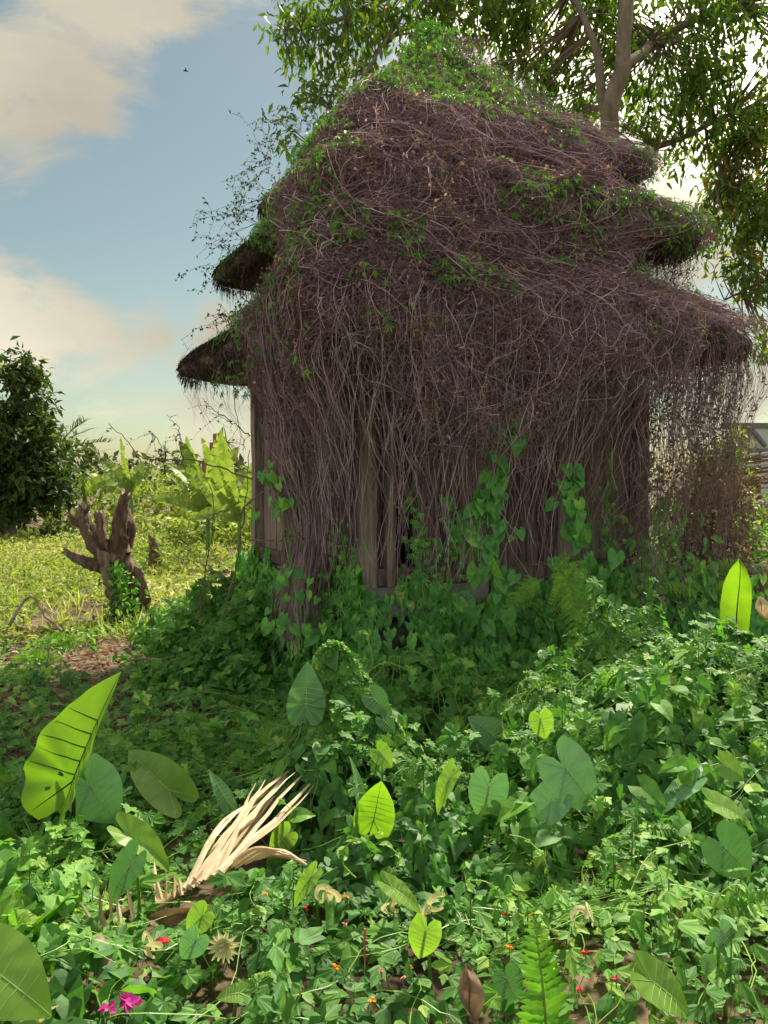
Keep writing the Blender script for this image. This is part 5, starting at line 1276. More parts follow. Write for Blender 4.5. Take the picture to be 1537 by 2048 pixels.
# sapling with a rosette of long leaves in front of the hut's left side
def sapling(label, foot, top, n, L, mat=M_cover, Wd=1.0):
    a = P(*foot); a[2] = terrain(a[0], a[1]) ; b_ = P(*top)
    t_ = thing('sapling', label, 'sapling', a, group='saplings')
    s = Soup(); s.tubes(spline([(0, 0, 0), (b_ - a) * .5 + np.array([.015, 0, 0]), b_ - a], 8)[None], np.linspace(.011, .006, 8)[None], 6, .2); s.build('stem', M_stalk, t_)
    for i in range(n):
        az = i * 2.4; el = rng.uniform(-.2, .7)
        d = np.array([math.cos(az), math.sin(az), el]); sc = L * rng.uniform(.8, 1.15)
        ss = Soup(); tv, tf = strip_leaf([0, .1, .25, .45, .65, .85, 1], [.01, .09, .16, .185, .15, .07, .003], .25, .55); ss.add(tv, tris=tf, tint=.45 + .4 * rng.random())
        o = ss.build('leaf', mat, t_, smooth=True)
        o.matrix_local = Matrix.LocRotScale(Vector(b_ - a - np.array([0, 0, .02 * (i % 3)])), Matrix(frames(d[None], np.array([[0, 0, 1.0]]))[0].tolist()).to_quaternion(), Vector((sc * Wd, sc, sc)))
    return t_
sapling('sapling with a rosette of long drooping leaves in front of the hut, left of centre', (462, 1505, 4.9), (452, 1428, 4.9), 7, .155)
sapling('shorter sapling with slim leaves between the taro and the first sapling', (340, 1590, 4.4), (338, 1528, 4.4), 6, .12)

# ------------------------------------------------------------------ tendrils curling above the ground cover
TG = 'thin curling vine tendrils'
TEND = [[(615, 1520, 4.4), (680, 1460, 4.35), (668, 1390, 4.3), (740, 1345, 4.3), (740, 1290, 4.3), (728, 1262, 4.3)], [(665, 1345, 4.35), (690, 1320, 4.35), (730, 1318, 4.3)], [(735, 1345, 4.3), (770, 1325, 4.3), (810, 1336, 4.3)],
        [(1042, 1500, 4.0), (1048, 1420, 4.0), (1035, 1380, 4.0), (1060, 1355, 4.0), (1100, 1372, 4.0)], [(1040, 1500, 4.0), (1005, 1450, 4.0), (1020, 1400, 4.0), (1050, 1385, 4.0)], [(1044, 1480, 4.0), (1052, 1400, 4.0), (1075, 1370, 4.0)],
        [(705, 1750, 3.0), (686, 1725, 3.0), (690, 1695, 3.0), (715, 1680, 3.0), (760, 1665, 3.0)], [(712, 1755, 3.0), (690, 1735, 3.0), (688, 1700, 3.0), (705, 1680, 3.0)], [(770, 1760, 3.0), (800, 1720, 3.0), (778, 1690, 3.0)],
        [(1020, 1670, 2.9), (1055, 1680, 2.9), (1090, 1720, 2.85), (1098, 1770, 2.85)], [(1235, 1840, 2.6), (1255, 1800, 2.6), (1300, 1710, 2.7), (1380, 1680, 2.8)], [(1290, 1560, 3.6), (1310, 1530, 3.6), (1370, 1510, 3.6), (1415, 1560, 3.6)],
        [(985, 1830, 2.55), (1000, 1790, 2.55), (975, 1765, 2.55), (940, 1760, 2.55)], [(1030, 1850, 2.5), (1040, 1800, 2.5), (1022, 1755, 2.55)], [(590, 2020, 2.2), (600, 1975, 2.2), (560, 1945, 2.25), (510, 1950, 2.25)],
        [(75, 1935, 2.4), (120, 1905, 2.4), (175, 1900, 2.4), (240, 1930, 2.35)], [(355, 1885, 2.6), (390, 1885, 2.6), (420, 1935, 2.55)], [(1010, 1990, 2.3), (1060, 1955, 2.3), (1110, 1930, 2.3)], [(1290, 1990, 2.2), (1330, 1960, 2.2), (1352, 2000, 2.2), (1340, 2040, 2.2)],
        [(1170, 1790, 2.7), (1165, 1740, 2.7), (1185, 1720, 2.7)], [(865, 1470, 4.5), (850, 1435, 4.5), (862, 1418, 4.5), (880, 1440, 4.5)], [(975, 1440, 4.3), (960, 1410, 4.3), (975, 1402, 4.3)], [(1500, 1460, 4.6), (1480, 1410, 4.6), (1510, 1380, 4.6)],
        [(1110, 1420, 4.2), (1160, 1400, 4.2), (1210, 1390, 4.2)], [(1420, 1850, 2.5), (1440, 1790, 2.5), (1475, 1770, 2.5), (1485, 1800, 2.5)], [(560, 1660, 3.4), (585, 1630, 3.4), (565, 1600, 3.4)]]
TLAB = ['tallest tendril rising above the vine-covered stump heap', 'tendril looping left from the top of the stump heap', 'tendril reaching right from the stump heap towards the plinth hollow',
    'tall pale tendril arching above the right-hand taro clump', 'tendril looping back left above the right-hand taro clump', 'thin tendril twisted around the tall pale one by the taro clump', 'yellowish arching tendril near the centre below the veined leaf',
    'second arching tendril doubled beside the yellowish one', 'short tendril right of the yellowish arch', 'tendril bending over right of the heart-shaped taro leaf', 'long tendril sloping up through the right-hand foliage', 'tendril arch at the right below the shoots',
    'tendril hooked left near the red petals right of centre', 'upright tendril beside the sword fern tip', 'tendril curving over the leaves at bottom centre left', 'long low tendril arch at the lower left', 'tendril arching over the small blue-green leaf by the palm-leaf flower',
    'tendril slanting behind the sword fern', 'tendril loop at the bottom right over the low taro leaf', 'short upright tendril above the torn palm-leaf scrap', 'looped tendril before the plinth hollow', 'tiny hooked tendril above the dark taro leaf',
    'tendril below the upright banana leaf at the right edge', 'level tendril right of the taro clump in the shade', 'curled tendril above the right-hand fern frond', 'small tendril beside the straw frond tip']
for pts, tlab in zip(TEND, TLAB):
    path = spline([P(*p) for p in pts], 26); b_ = path[0].copy(); path = path - b_
    e = nrm(path[-1] - path[-3]); w = nrm(np.cross(e, (0, 1, 0)))
    th = np.linspace(0, rng.uniform(2, 6), 9)[1:]; rad = rng.uniform(.006, .014)
    curl = path[-1] + (e * np.sin(th)[:, None] + w * (1 - np.cos(th))[:, None]) * rad * (1 - th[:, None] / 14)
    path = np.vstack([path, curl])
    s = Soup(); s.tubes(path[None], np.linspace(.0028, .0011, len(path))[None], 5, rng.random())
    t_ = thing('vine_tendril', tlab, 'tendril', b_, group=TG)
    s.build('stem', M_tendril, t_, smooth=True)
    ss = Soup(); n = 7; ui = rng.integers(4, len(path) - 2, n); dd = rand_dir(n); dd[:, 2] = -abs(dd[:, 2]) * .3
    ss.inst(T_heart, path[ui], frames(dd, np.tile((0, -.4, 1.0), (n, 1)) + rng.normal(0, .3, (n, 3))), rng.uniform(.012, .032, n), rng.uniform(.6, 1, n)); ss.build('young_leaves', M_cover, t_)
# ------------------------------------------------------------------ pollarded stump
def gnarly(points, r0, r1, K=26, sides=18, rough=.10, tint=.5, flat=True):
    K = max(K, 24); sides = max(sides, 18)
    path = spline(points, K); rr = np.linspace(r0, r1, K) * (1 + rng.normal(0, rough * .4, K))
    s = Soup(); tg = nrm(np.gradient(path, axis=0)); a = nrm(np.cross(tg, (.2, .9, .1))); b_ = np.cross(tg, a)
    ang = np.arange(sides) * 2 * math.pi / sides; prof = 1 + rough * np.sin(ang * 3 + rng.uniform(0, 6)) + rough * .6 * np.sin(ang * 5 + rng.uniform(0, 6))
    v = path[:, None] + (a[:, None] * np.cos(ang)[None, :, None] + b_[:, None] * np.sin(ang)[None, :, None]) * (rr[:, None] * prof[None] * (1 + rng.normal(0, rough * .20, (K, sides)) + .16 * (vnoise(np.arange(sides)[None] * .9 + r0 * 90, np.arange(K)[:, None] * .35) - .5)))[:, :, None]
    if flat: v[-1] += tg[-1] * rng.normal(0, r1 * .5, (sides, 1))       # jagged cut end
    ids = np.arange(K * sides).reshape(K, sides)
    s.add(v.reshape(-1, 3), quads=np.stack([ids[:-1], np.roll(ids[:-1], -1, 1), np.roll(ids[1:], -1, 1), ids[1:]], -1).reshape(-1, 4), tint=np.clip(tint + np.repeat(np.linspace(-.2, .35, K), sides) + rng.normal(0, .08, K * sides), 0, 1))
    c = np.vstack([v[-1], path[-1] - tg[-1] * r1 * .3]); s.add(c, tris=[(j, (j + 1) % sides, sides) for j in range(sides)], tint=.95)
    return s
sb = P(262, 1252, 9.8); sb[2] = terrain(sb[0], sb[1]); SY = 9.75
def SP(px, py, dy=0): return P(px, py, SY + dy) - sb
st = thing('pollarded_stump', 'gnarled pollarded tree stump with cut upright limbs beside the field', 'tree stump', sb)
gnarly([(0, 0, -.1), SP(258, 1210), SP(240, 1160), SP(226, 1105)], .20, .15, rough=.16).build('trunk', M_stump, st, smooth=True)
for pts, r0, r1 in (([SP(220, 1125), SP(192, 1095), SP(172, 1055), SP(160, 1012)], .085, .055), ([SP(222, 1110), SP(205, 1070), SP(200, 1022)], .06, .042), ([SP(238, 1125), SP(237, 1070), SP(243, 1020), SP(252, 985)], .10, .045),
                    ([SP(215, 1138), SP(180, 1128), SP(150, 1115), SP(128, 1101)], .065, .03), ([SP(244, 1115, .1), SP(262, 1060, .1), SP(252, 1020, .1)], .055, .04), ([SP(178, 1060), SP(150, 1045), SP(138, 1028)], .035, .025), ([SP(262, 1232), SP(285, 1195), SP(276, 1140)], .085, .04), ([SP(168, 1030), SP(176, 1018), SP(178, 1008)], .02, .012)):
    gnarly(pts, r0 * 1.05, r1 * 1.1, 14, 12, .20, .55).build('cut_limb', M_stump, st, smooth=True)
s = Soup(); n = 420; u = rng.random(n); c = np.array([SP(262 - 28 * t, 1250 - 120 * t) for t in u]); p = c + rng.normal(0, .12, (n, 3)) * (1.2 - u[:, None]) + np.array([.06, -.18, 0])
p[:, 2] = np.maximum(p[:, 2], .02)
s.inst(T_ovate, p, scatter_frames(n, (0, -1, .6), .5), rng.uniform(.04, .09, n), np.clip(rng.normal(.55, .25, n), 0, 1)); s.build('creeper_leaves', M_cover, st)
sb2 = P(310, 1135, 14.5); sb2[2] = 0
st2 = thing('old_stump', 'smaller leafy stump behind the pollarded one in the field', 'tree stump', sb2)
gnarly([(0, 0, 0), P(310, 1105, 14.5) - sb2, P(304, 1072, 14.5) - sb2], .11, .06).build('trunk', M_stump, st2, smooth=True)
s = Soup(); n = 260; p = (P(308, 1110, 14.5) - sb2) + rng.normal(0, 1, (n, 3)) * np.array([.16, .15, .2]); s.inst(T_ovate, p, scatter_frames(n, spread=.9), rng.uniform(.05, .1, n), rng.uniform(.3, .9, n)); s.build('foliage', M_banana, st2)

# ------------------------------------------------------------------ bare branches and dangling twigs left of the hut
BR = [('long bare branch arching out to the left from the hut wall', [(505, 958, 6.9), (440, 936, 7.1), (380, 920, 7.3), (290, 917, 7.5), (258, 885, 7.6), (218, 847, 7.6)], .0075),
      ('bare twig rising from the long arching branch', [(366, 922, 7.3), (362, 890, 7.3), (356, 855, 7.3), (334, 829, 7.3)], .005),
      ('short hooked twig standing on the long arching branch', [(322, 918, 7.4), (322, 895, 7.4), (312, 872, 7.4), (300, 864, 7.4)], .004),
      ('bare twig slanting down from the eave towards the branches', [(500, 872, 6.9), (460, 842, 7.0), (420, 812, 7.1), (404, 796, 7.1)], .005),
      ('crooked grey branch ending in a hook in front of the vine bundle', [(480, 1030, 6.3), (505, 1000, 6.2), (545, 978, 6.1), (600, 976, 6.0), (628, 972, 6.0), (630, 960, 6.0), (612, 955, 6.0)], .0065),
      ('lower pale branch ending in a hook in front of the vine bundle', [(500, 1082, 6.3), (540, 1081, 6.2), (575, 1078, 6.1), (596, 1070, 6.1), (590, 1066, 6.1)], .006),
      ('thin dark branch crossing low from the wall to the left', [(480, 1003, 6.9), (430, 1030, 7.1), (380, 1062, 7.3), (330, 1066, 7.5)], .005),
      ('long drooping twig below the dark branch', [(475, 1172, 6.9), (430, 1140, 7.1), (370, 1118, 7.3), (262, 1105, 7.6)], .005),
      ('upright forked twig between the stump and the hut', [(395, 1240, 7.2), (410, 1160, 7.2), (420, 1090, 7.2), (428, 1010, 7.2), (410, 940, 7.2)], .007),
      ('slim vertical twig hanging from the low eave', [(478, 700, 7.3), (468, 770, 7.3), (478, 850, 7.2), (492, 900, 7.1)], .005),
      ('bent stem rising from the bank beside the hut corner', [(440, 1250, 6.8), (470, 1150, 6.8), (480, 1080, 6.8), (492, 1000, 6.8), (500, 900, 6.8)], .008)]
for lab, pts, r in BR:
    path = spline([P(*p) for p in pts], 26); b_ = path[0].copy(); path = path - b_; path[1:-1] += rng.normal(0, .006, (24, 3))
    t_ = thing('bare_branch', lab, 'branch', b_, group='bare branches left of the hut')
    s = Soup(); s.tubes(path[None], np.linspace(r, r * .4, 26)[None], 6, .3); s.build('stem', M_stick, t_, smooth=True)
    s = Soup(); n = 9; k0 = rng.integers(6, 25, n); K = 7; tt = np.linspace(0, 1, K)[None, :, None]
    dd = rand_dir(n) * rng.uniform(.06, .26, (n, 1)); dd[:, 2] -= .04
    pp = path[k0][:, None] + dd[:, None] * tt + np.array([0, 0, -1]) * tt ** 2 * .05 + rng.normal(0, .006, (n, K, 3))
    s.tubes(pp, np.linspace(1, .4, K)[None] * .0022, 3, .3)
    m = 34; q = pp.reshape(-1, 3)[rng.integers(0, n * K, m)]; s.inst(T_bit, q, scatter_frames(m, spread=1.3), rng.uniform(.01, .03, m), rng.random(m) * .7)
    s.build('twigs', M_stick, t_, kind='stuff')
# wispy sprays with seed pods on the left silhouette of the roof
WS = []
for px, py, Y, n, sp, az in ((560, 400, 7.6, 9, 1.0, 160), (540, 330, 7.7, 9, 1.0, 150), (600, 260, 7.7, 9, 1.0, 140), (490, 520, 7.6, 9, .8, 160), (470, 640, 7.7, 6, .7, 150), (520, 450, 7.7, 8, .9, 175), (640, 250, 7.6, 6, .8, 120), (700, 200, 7.7, 6, .6, 110)):
    b_ = P(px, py, Y); t_ = thing('vine_spray', {400: 'spray of wispy twigs with seed pods off the upper left roof edge', 330: 'wispy leafless spray above the upper left eave tip', 260: 'tall thin spray with pods standing off the roof shoulder', 520: 'wispy spray sprouting above the middle left eave', 640: 'short spray with hanging bits above the lowest left eave', 450: 'spray between the top and middle left eaves', 250: 'thin twigs against the sky near the roof shoulder', 200: 'sparse twigs just left of the roof peak'}[py], 'vine spray', b_, group='dry vine sprays on the roof edge')
    K = 11; tt = np.linspace(0, 1, K)[None, :, None]; a = np.radians(az + rng.normal(0, 38, n)); L = rng.uniform(.25, .62, n) * sp
    d = np.column_stack([np.cos(a), rng.normal(0, .25, n), np.sin(a)]) * L[:, None]
    pp = d[:, None] * tt + np.array([0, 0, -1]) * tt ** 2 * (L[:, None, None] * .35) + np.cumsum(rng.normal(0, .009, (n, K, 3)), 1)
    s = Soup(); s.tubes(pp, np.linspace(1, .4, K)[None] * .0024, 3, .2)
    k0 = rng.integers(0, n, n * 4); k1 = rng.integers(3, K, n * 4); st0 = pp[k0, k1]; d2 = rand_dir(n * 4) * rng.uniform(.04, .14, (n * 4, 1))
    p2 = st0[:, None] + d2[:, None] * np.linspace(0, 1, 5)[None, :, None] + np.array([0, 0, -.02]) * np.linspace(0, 1, 5)[None, :, None] ** 2
    s.tubes(p2, np.full((n * 4, 5), .0014), 3, .2); s.build('twigs', M_stick, t_, kind='stuff')
    s = Soup(); q = np.concatenate([pp[:, 4:].reshape(-1, 3), p2[:, 2:].reshape(-1, 3)]); m = len(q); s.inst(T_ovate, q, scatter_frames(m, (0, -1, 0), 1.0), rng.uniform(.014, .038, m), np.clip(rng.normal(.25, .2, m), 0, 1)); s.build('pods', M_dark_tree, t_, kind='stuff')

# ------------------------------------------------------------------ dry frond, offerings and fallen bits in the foreground
def ribbon(path, w0, w1, nrm_hint, curl=.0, tint=.5, sag=.0):
    path = np.asarray(path); K = len(path); tg = nrm(np.gradient(path, axis=0)); side = nrm(np.cross(tg, np.asarray(nrm_hint, float)))
    ww = np.interp(np.linspace(0, 1, K), [0, .15, .7, 1], [w0 * .7, w0, (w0 + w1) / 2, w1])[:, None]
    up = np.cross(side, tg)
    v = np.concatenate([path - side * ww, path + up * ww * .35, path + side * ww])
    i = np.arange(K - 1)
    q = np.concatenate([np.stack([i, i + 1, K + i + 1, K + i], -1), np.stack([K + i, K + i + 1, 2 * K + i + 1, 2 * K + i], -1)])
    s = Soup(); s.add(v, quads=q, tint=tint); return s
b_ = P(312, 1822, 3.0); fr = thing('dry_palm_frond', 'bleached straw-coloured dry frond lying on the ground cover, left of centre', 'dry frond', b_)
rach = spline([P(306, 1822, 2.98), P(360, 1782, 3.05), P(420, 1745, 3.12), P(500, 1716, 3.15), P(560, 1712, 3.15), P(612, 1724, 3.12)], 24) - b_
s = Soup(); s.tubes(rach[None], np.linspace(.017, .006, 24)[None], 7, .25); s.build('rachis', M_straw, fr, smooth=True)
for i in range(23):
    u = i / 22; a = P(360 + 78 * u + rng.normal(0, 5), 1782 - 36 * u + rng.normal(0, 4), 3.02 + .05 * u); e = P(510 + 108 * u + rng.normal(0, 16), 1600 - 50 * u + rng.normal(0, 22), 3.55 + .15 * u + rng.normal(0, .06))
    m = (a + e) / 2 + np.array([rng.normal(0, .02), 0, .02 + rng.normal(0, .02)])
    p = spline([a, m, e], 9) - b_ + rng.normal(0, .0025, (9, 3))
    ribbon(p, rng.uniform(.008, .016), .0012, (-.3 + rng.normal(0, .35), -.8, .8), tint=np.clip(rng.normal(.65, .32), 0, 1)).build('leaflet', M_straw, fr)
for i in range(7):
    a = P(306 + 9 * i + rng.normal(0, 4), 1815 - 4 * i, 3.0); e = P(296 + 11 * i + rng.normal(0, 9), 1738 + rng.normal(0, 20), 3.12)
    p = spline([a, (a + e) / 2 + np.array([rng.normal(0, .01), 0, .015]), e], 8) - b_
    ribbon(p, .008, .001, (rng.normal(0, .5), -1, .3), tint=rng.uniform(.3, .9)).build('leaflet', M_straw, fr)
for i in range(4):
    a = P(450 + 20 * i, 1742 - 8 * i, 3.12); e = P(560 + 18 * i, 1700 + 10 * i, 3.1); p = spline([a, (a + e) / 2 + np.array([0, 0, .04]), e], 10) - b_
    ribbon(p, .012, .004, (0, -.7, 1), tint=.4 + .1 * i).build('leaflet', M_straw, fr)
b_ = P(800, 1600, 3.95); fr2 = thing('brown_palm_frond', 'withered brown frond arcing through the leaves near the centre', 'dry frond', b_)
for i in range(9):
    a = P(738 + 3 * i, 1540 + 3 * i, 4.05); e = P(838 - 4 * i, 1612 + 3 * i, 3.85); m = P(800 - 3 * i, 1556 + 4 * i, 4.0)
    p = spline([a, m, e], 12) - b_ + rng.normal(0, .002, (12, 3)); ribbon(p, .007, .003, (0, -.6, 1), tint=rng.random()).build('leaflet', M_brownfrond, fr2)
for i in range(6):
    a = P(782 + 2 * i, 1615 + 5 * i, 3.8); e = P(888 - 12 * i, 1640 + 6 * i, 3.75); p = spline([a, (a + e) / 2 + np.array([0, 0, -.02]), e], 9) - b_ + rng.normal(0, .002, (9, 3)); ribbon(p, .007, .003, (0, -.6, 1), tint=rng.random()).build('leaflet', M_brownfrond, fr2)
b_ = P(215, 1830, 2.75); fr3 = thing('split_stalk', 'short upright split dry stalks left of the straw frond', 'dry stalk', b_)
for i in range(6):
    a = P(190 + 13 * i + rng.normal(0, 5), 1842 + rng.normal(0, 6), 2.75); e = P(176 + 15 * i + rng.normal(0, 9), 1785 + rng.normal(0, 18), 2.8); p = spline([a, (a + e) / 2, e], 6) - b_
    ribbon(p, .008, .002, (rng.normal(0, .5), -1, .2), tint=rng.uniform(.2, .8)).build('strip', M_straw, fr3)

# palm-leaf offerings
def rosette(label, c, R, n=16, layers=2):
    b_ = PC(c[0], c[1], .03); t_ = thing('palm_leaf_flower', label, 'offering', b_, group='palm-leaf offerings')
    for l in range(layers):
        for i in range(n - 3 * l):
            a = 2 * math.pi * (i + .5 * l) / (n - 3 * l) + rng.normal(0, .08); r = R * (1 - .32 * l) * rng.uniform(.85, 1.1)
            d = np.array([math.cos(a), -.35, math.sin(a)]); d = nrm(d); up = np.array([0, -1, .25])
            p = np.array([d * r * t + up * r * .35 * (t * (1 - t) * 2 + .15 * l) for t in np.linspace(.05, 1, 7)])
            ribbon(p, R * .14, R * .02, up, tint=rng.random()).build('petal_strip', M_palmleaf, t_)
    s = Soup(); n_ = 30; s.inst(T_bit, rng.normal(0, R * .1, (n_, 3)) + np.array([0, -R * .3, 0]), scatter_frames(n_, (0, -1, 0), 1), np.full(n_, R * .22), rng.random(n_)); s.build('centre', M_palmleaf, t_)
rosette('star-shaped flower of cut pale palm leaf lying in the leaves', (450, 1888, 2.7), .056)
def curls(label, c, n, R):
    b_ = PC(c[0], c[1], .025); t_ = thing('palm_leaf_curl', label, 'offering', b_, group='palm-leaf offerings')
    for i in range(n):
        o = np.array([(i - (n - 1) / 2) * R * 1.25, rng.normal(0, R * .3), rng.normal(0, R * .15)]); r = R * rng.uniform(.9, 1.35)
        th = np.linspace(-.4, rng.uniform(3.4, 5.0), 12); p = o + np.stack([np.cos(th) * r, np.linspace(0, -.02, 12), np.sin(th) * r], -1)
        oo = ribbon(p, rng.uniform(.008, .013), .005, (rng.normal(0, .4), -1, .1 + rng.normal(0, .4)), tint=rng.random()).build('strip', M_palmleaf, t_); oo.rotation_euler = (rng.normal(0, .5), rng.normal(0, .9), rng.normal(0, .8))
    return t_
curls('three curled loops of pale palm leaf on the ground cover near the centre', (662, 1797, 2.88), 3, .022)
curls('crumpled pale palm-leaf tray right of the curled loops', (858, 1818, 2.82), 3, .026)
curls('small greenish palm-leaf curl between the loops and the tray', (785, 1806, 2.85), 2, .018)
curls('torn palm-leaf scrap with a brown hole right of centre', (1168, 1828, 2.62), 2, .024)
curls('pale palm-leaf point beside the red petal at lower left', (305, 1890, 2.66), 2, .02)
curls('yellowish palm-leaf strips at the bottom-left corner', (60, 2020, 2.25), 4, .02)
# incense stick
b_ = PC(730, 1905, .02); s = Soup(); s.tubes(np.array([(0, 0, -.02), (0, 0, .03), (.001, 0, .07)])[None], np.array([[.0032, .0032, .0032]]), 6, .5, caps=True)
m, t, out = newmat('incense_red'); bs = t.nodes.new('ShaderNodeBsdfPrincipled'); bs.inputs['Base Color'].default_value = (.62, .06, .11, 1); bs.inputs['Roughness'].default_value = .8; nz = t.nodes.new('ShaderNodeTexNoise'); nz.inputs['Scale'].default_value = 300
rp = ramp(t, [(.3, (.5, .04, .08)), (.7, (.72, .12, .18))]); t.links.new(nz.outputs['Fac'], rp.inputs[0]); t.links.new(rp.outputs[0], bs.inputs['Base Color']); t.links.new(bs.outputs[0], out.inputs['Surface'])
it = thing('incense_stick', 'thin red incense stick upright in the leaves at bottom centre', 'incense stick', b_); s.build('paste_coat', m, it)
s = Soup(); s.tubes(np.array([(0, 0, -.10), (0, 0, -.021)])[None], np.array([[.0012, .0012]]), 5, .5); s.build('bamboo_core', M_straw, it)
# fallen petals
def petmat(name, c1, c2): return leafmat(name, [(0, c1), (1, c2)], .6, .35, (1.1, 1, .9), .3, .1, 60)
M_or = petmat('marigold_petal', (.75, .24, .01), (.9, .42, .02)); M_rd = petmat('red_petal', (.55, .02, .03), (.75, .06, .09)); M_mg = petmat('magenta_petal', (.42, .01, .22), (.6, .05, .36)); M_pk = petmat('pink_petal', (.8, .2, .22), (.85, .35, .33))
def flower(name, label, mat, px, py, Y, R, n=9, group=None):
    b_ = PC(px, py, .015); t_ = thing(name, label, 'flower', b_, group=group); s = Soup()
    a = rng.uniform(0, 6.28, n); d = np.column_stack([np.cos(a), np.sin(a) * .6 - .3, rng.uniform(-.2, .8, n)]); s.inst(T_ovate, rng.normal(0, R * .15, (n, 3)), frames(d, rng.normal(0, .5, (n, 3)) + np.array([0, -.5, 1])), np.column_stack([np.full(n, R * 1.6), np.full(n, R), np.full(n, R)]), rng.random(n)); s.build('petals', mat, t_)
    s = Soup(); s.tubes(np.array([(0, 0, 0), (.004, .004, -.03)])[None], np.array([[.002, .0014]]), 4, .4); s.build('flower_base', M_stalk, t_)
for (x, y, lab) in ((672, 1934, 'orange blossom below left of the incense stick'), (817, 1934, 'largest orange blossom below the pale heart-shaped leaf'), (693, 1793, 'orange blossom touching the three palm-leaf loops'), (529, 1788, 'orange blossom left of the slim folded leaf'), (976, 1737, 'topmost orange blossom, right of centre'), (1066, 1828, 'orange blossom at the tip of the sword fern'),
                  (1019, 1896, 'orange blossom left of the sword fern'), (580, 1898, 'orange blossom between the palm-leaf flower and the incense stick'), (1440, 2010, 'orange blossom at the bottom right corner'), (745, 2000, 'orange blossom at the bottom centre')):
    flower('marigold', lab, M_or, x, y, 2.3 + (2048 - y) / 2048 * 5 * .55, .011, 10, 'orange blossoms in the ground cover')
for (x, y, lab) in ((613, 1815, 'dark red petals left of the three palm-leaf loops'), (1012, 1827, 'dark red petals left of the sword fern tip'), (1171, 1904, 'red petals below the torn palm-leaf scrap'), (1232, 1956, 'red petals right of the sword fern, upper of two'), (1156, 1977, 'red petals right of the sword fern, lower of two')):
    flower('red_blossom', lab, M_rd, x, y, 2.3 + (2048 - y) / 2048 * 5 * .55, .011, 6, 'red petals in the ground cover')
for (x, y, lab) in ((691, 1847, 'tiny salmon petals above left of the incense stick'), (762, 1940, 'tiny salmon petals below the incense stick'), (806, 1955, 'tiny salmon petals under the largest orange blossom'), (576, 1952, 'tiny salmon petals at the lower left of centre')):
    flower('pink_blossom', lab, M_pk, x, y, 2.3 + (2048 - y) / 2048 * 5 * .55, .008, 6, 'pink petals in the ground cover')
flower('magenta_blossom', 'crumpled magenta blossom at the bottom left', M_mg, 262, 2004, 2.32, .030, 10); flower('magenta_blossom', 'smaller magenta blossom left of the crumpled one at the bottom', M_mg, 216, 2016, 2.3, .022, 8); flower('magenta_blossom', 'magenta petals at the bottom-left corner', M_mg, 20, 2028, 2.28, .018, 6)
flower('red_flower', 'bright red flower beside the palm-leaf point at lower left', M_rd, 326, 1884, 2.66, .024, 10)
# dead leaves standing in the ground cover
def dead_leaf(label, a, e, w, mat=M_brownfrond, curl=.03):
    A, E = P(*a), P(*e); L = np.linalg.norm(E - A); t_ = thing('dead_leaf', label, 'dead leaf', A)
    K = 10; tt = np.linspace(0, 1, K); s = Soup(); R = frames((E - A)[None], np.array([[.3, -1, .2]]))[0]
    cols = np.linspace(-1, 1, 7); wid = w * np.sin(np.clip(tt * .92 + .06, 0, 1) * math.pi) ** .7
    V = np.array([[(c * wid[i], tt[i] * L, abs(c) ** 1.5 * w * .6 + curl * math.sin(tt[i] * 6 + c * 2) * .5) for c in cols] for i in range(K)]) @ R.T
    ids = np.arange(K * 7).reshape(K, 7); s.add(V.reshape(-1, 3), quads=np.stack([ids[:-1, :-1], ids[:-1, 1:], ids[1:, 1:], ids[1:, :-1]], -1).reshape(-1, 4), tint=np.clip(rng.normal(.6, .15, K * 7), 0, 1)); o = s.build('blade', mat, t_, smooth=True)
    s = Soup(); s.tubes((V[:, 3] + np.array([0, -.003, 0]))[None], np.linspace(.003, .001, K)[None], 4, .2); s.build('midrib', mat, t_)
dead_leaf('curled brown dead leaf hanging at the bottom right of centre', (930, 1928, 2.12), (948, 2046, 2.06), .028)
dead_leaf('upright tan dead leaf tip above the right-hand fern', (1356, 1850, 2.7), (1352, 1782, 2.7), .022, M_straw)
dead_leaf('orange-brown dead leaf at the bottom-left corner', (60, 2030, 2.25), (0, 1985, 2.25), .035)
dead_leaf('rusty dead leaf lying beside the straw frond foot', (300, 1838, 2.85), (400, 1822, 2.9), .03, M_brownfrond)
dead_leaf('yellowing dead leaf right of the upright banana leaf', (1515, 1195, 5.3), (1530, 1240, 5.25), .05, M_straw)
